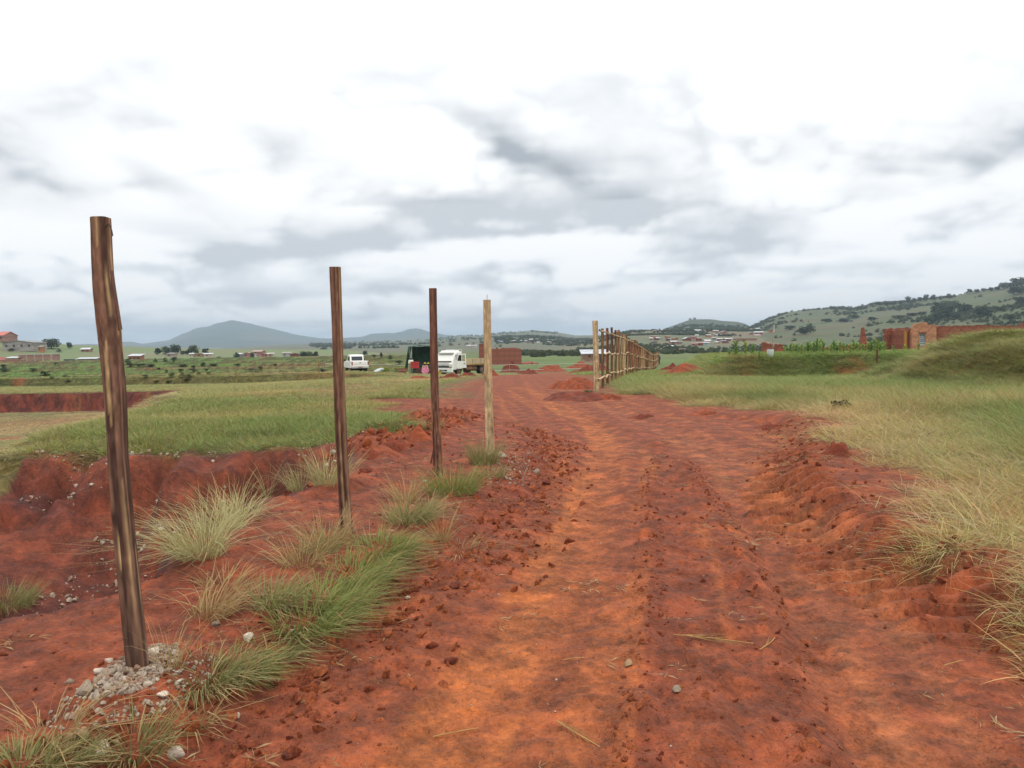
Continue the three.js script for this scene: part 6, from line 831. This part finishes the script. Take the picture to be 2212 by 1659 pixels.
function person(p, turn, label, o) {
  const t = thing('person', label, 'person', p, turn), J = o.joints, sk = std(lin(92, 60, 46), { roughness: .7 });
  const arm = (s) => [[J['sh' + s], J['el' + s], .05, .042], [J['el' + s], J['wr' + s], .04, .03], [J['wr' + s], J['ha' + s], .034, .03]], leg = (s) => [[J['hip' + s], J['kn' + s], .085, .06], [J['kn' + s], J['an' + s], .055, .04], [J['an' + s], J['toe' + s], .045, .035]];
  const torso = [[J.pelvis, J.waist, .13, .12], [J.waist, J.chest, .125, .145], [J.shL, J.shR, .065, .065], [J.chest, J.neck, .1, .055]], hd = J.head;
  const bones = [...torso, ...arm('L'), ...arm('R'), ...leg('L'), ...leg('R'), [J.neck, [hd[0], hd[1] - .04, hd[2]], .052, .055]];
  const head = field([[[hd[0], hd[1] + .03, hd[2] - .01], [hd[0], hd[1] + .03, hd[2] - .03], .092, .09], [[hd[0], hd[1] - .05, hd[2] + .02], [hd[0], hd[1] - .07, hd[2] + .035], .062, .045], [[hd[0], hd[1] + .0, hd[2] + .08], [hd[0], hd[1] - .025, hd[2] + .1], .012, .018], [[hd[0] - .085, hd[1], hd[2] - .01], [hd[0] - .095, hd[1] - .02, hd[2] - .01], .018, .014], [[hd[0] + .085, hd[1], hd[2] - .01], [hd[0] + .095, hd[1] - .02, hd[2] - .01], .018, .014]], 44, .02);
  const fingers = []; for (const s of ['L', 'R']) { const h = new THREE.Vector3(...J['ha' + s]), w = new THREE.Vector3(...J['wr' + s]), dir = h.clone().sub(w).normalize(), side = new THREE.Vector3(0, 0, 1).cross(dir).normalize(); if (side.length() < .5) side.set(1, 0, 0); for (let i = 0; i < 4; i++) { const b = h.clone().addScaledVector(side, (i - 1.5) * .018), e = b.clone().addScaledVector(dir, .055 + (i === 1 || i === 2 ? .012 : 0)); fingers.push(bar(b.toArray(), e.toArray(), .009, 6, .007)); } const b = w.clone().lerp(h, .4).addScaledVector(side, .03); fingers.push(bar(b.toArray(), b.clone().addScaledVector(dir, .05).addScaledVector(side, .025).toArray(), .01, 6, .008)); }
  mesh('body', join([field(bones, 60, .04), head, ...fingers]), sk, t);
  mesh('shirt', field([...torso.map(([a, b, c, d]) => [a, b, c + .016, d + .016]).slice(0, 3), [J.chest, J.neck, .116, .05], ...arm('L').slice(0, o.sleeve ?? 1).map(([a, b, c, d]) => [a, b, c + .018, d + .018]), ...arm('R').slice(0, o.sleeve ?? 1).map(([a, b, c, d]) => [a, b, c + .018, d + .018])], 56, .04), o.shirt, t);
  mesh('trousers', field([[J.pelvis, J.waist, .15, .125], ...leg('L').slice(0, 2).map(([a, b, c, d]) => [a, b, c + .02, d + .022]), ...leg('R').slice(0, 2).map(([a, b, c, d]) => [a, b, c + .02, d + .022])], 56, .04), o.trousers, t);
  for (const s of ['L', 'R']) mesh('shoe', field([[J['an' + s], J['toe' + s], .055, .045]], 20, .02), blackM, t);
  for (const s of [-1, 1]) mesh('eye', new THREE.SphereGeometry(.011, 8, 6).translate(hd[0] + s * .034, hd[1] + .02, hd[2] + .082), W(230, 226, 220), t);
  mesh('hair', new THREE.SphereGeometry(.103, 16, 10, 0, 6.283, 0, 1.7).rotateX(-.35).translate(hd[0], hd[1] + .035, hd[2] - .025), W(30, 26, 26), t);
  const hat = mesh('hat', join([new THREE.SphereGeometry(.118, 18, 10, 0, 6.283, 0, 1.57).translate(hd[0], hd[1] + .06, hd[2] - .02), new THREE.CylinderGeometry(o.brim ?? .16, o.brim ?? .16, .012, 20).translate(hd[0], hd[1] + .06, hd[2])]), o.hat, t); return t;
}
const stand = (o = {}) => ({ pelvis: [0, .92, 0], waist: [0, 1.08, 0], chest: [0, 1.3, .01], neck: [0, 1.47, 0], head: [0, 1.6, .02], shL: [-.18, 1.4, 0], shR: [.18, 1.4, 0], elL: [-.25, 1.13, -.02], elR: [.25, 1.13, -.02], wrL: [-.26, .9, .07], wrR: [.26, .9, .07], haL: [-.26, .83, .1], haR: [.26, .83, .1], hipL: [-.09, .9, 0], hipR: [.09, .9, 0], knL: [-.1, .5, .02], knR: [.11, .5, .02], anL: [-.1, .08, -.01], anR: [.12, .08, -.01], toeL: [-.11, .05, .15], toeR: [.14, .05, .15], ...o });
const sit = () => ({ pelvis: [0, .42, -.1], waist: [0, .58, -.1], chest: [0, .8, -.03], neck: [0, .96, .02], head: [0, 1.08, .06], shL: [-.18, .9, 0], shR: [.18, .9, 0], elL: [-.27, .66, .08], elR: [.27, .66, .08], wrL: [-.2, .54, .3], wrR: [.2, .54, .3], haL: [-.16, .52, .36], haR: [.16, .52, .36], hipL: [-.09, .42, -.06], hipR: [.09, .42, -.06], knL: [-.16, .5, .34], knR: [.16, .5, .34], anL: [-.16, .08, .4], anR: [.16, .08, .4], toeL: [-.18, .05, .56], toeR: [.18, .05, .56] });
{
  const K4 = (x) => (1600 + x * .1808) * .54;
  person(onLand(K4(235), 79.5), .5, 'person in a white shirt and blue cap standing behind the red board', { joints: stand({ elL: [-.26, 1.14, .06], wrL: [-.16, 1.0, .24], haL: [-.1, 1.0, .3] }), shirt: W(222, 224, 206), trousers: W(120, 150, 120), hat: W(96, 146, 164), brim: .15 });
  const seat = (p, turn, label) => { const o = thing('stool', label, 'stool', p, turn, 'low stools by the shelter'); mesh('seat', box(.4, .06, .32, 0, .27, -.12), W(150, 110, 80), o); for (const [x, z] of [[-.16, -.24], [.16, -.24], [-.16, 0], [.16, 0]]) mesh('leg', bar([x, -.04, z], [x, .25, z], .025), W(120, 86, 62), o); };
  const a = onLand(K4(545), 79.5), b = onLand(K4(620), 80.5); seat(a, .2, 'low stool under the seated person by the pink tub'); seat(b, -.3, 'low stool under the seated person next to the third post');
  person(a, .2, 'person in grey clothes and yellow helmet sitting behind the pink tub', { joints: sit(), shirt: W(196, 150, 140), trousers: W(150, 140, 140), hat: W(222, 180, 60), sleeve: 2 });
  person(b, -.3, 'person with a yellow helmet sitting nearest the third post', { joints: sit(), shirt: W(96, 80, 70), trousers: W(110, 90, 80), hat: W(214, 196, 70), sleeve: 2 });
  const d = 137, px = (2300 + 1855 / 5.53) * .54; person(onLand(px, d), .3, 'person in dark clothes and pale helmet standing at the gap in the fence', { joints: stand(), shirt: W(60, 62, 84), trousers: W(46, 48, 66), hat: W(196, 196, 170), sleeve: 2 });
}
renderer.render(scene, camera);
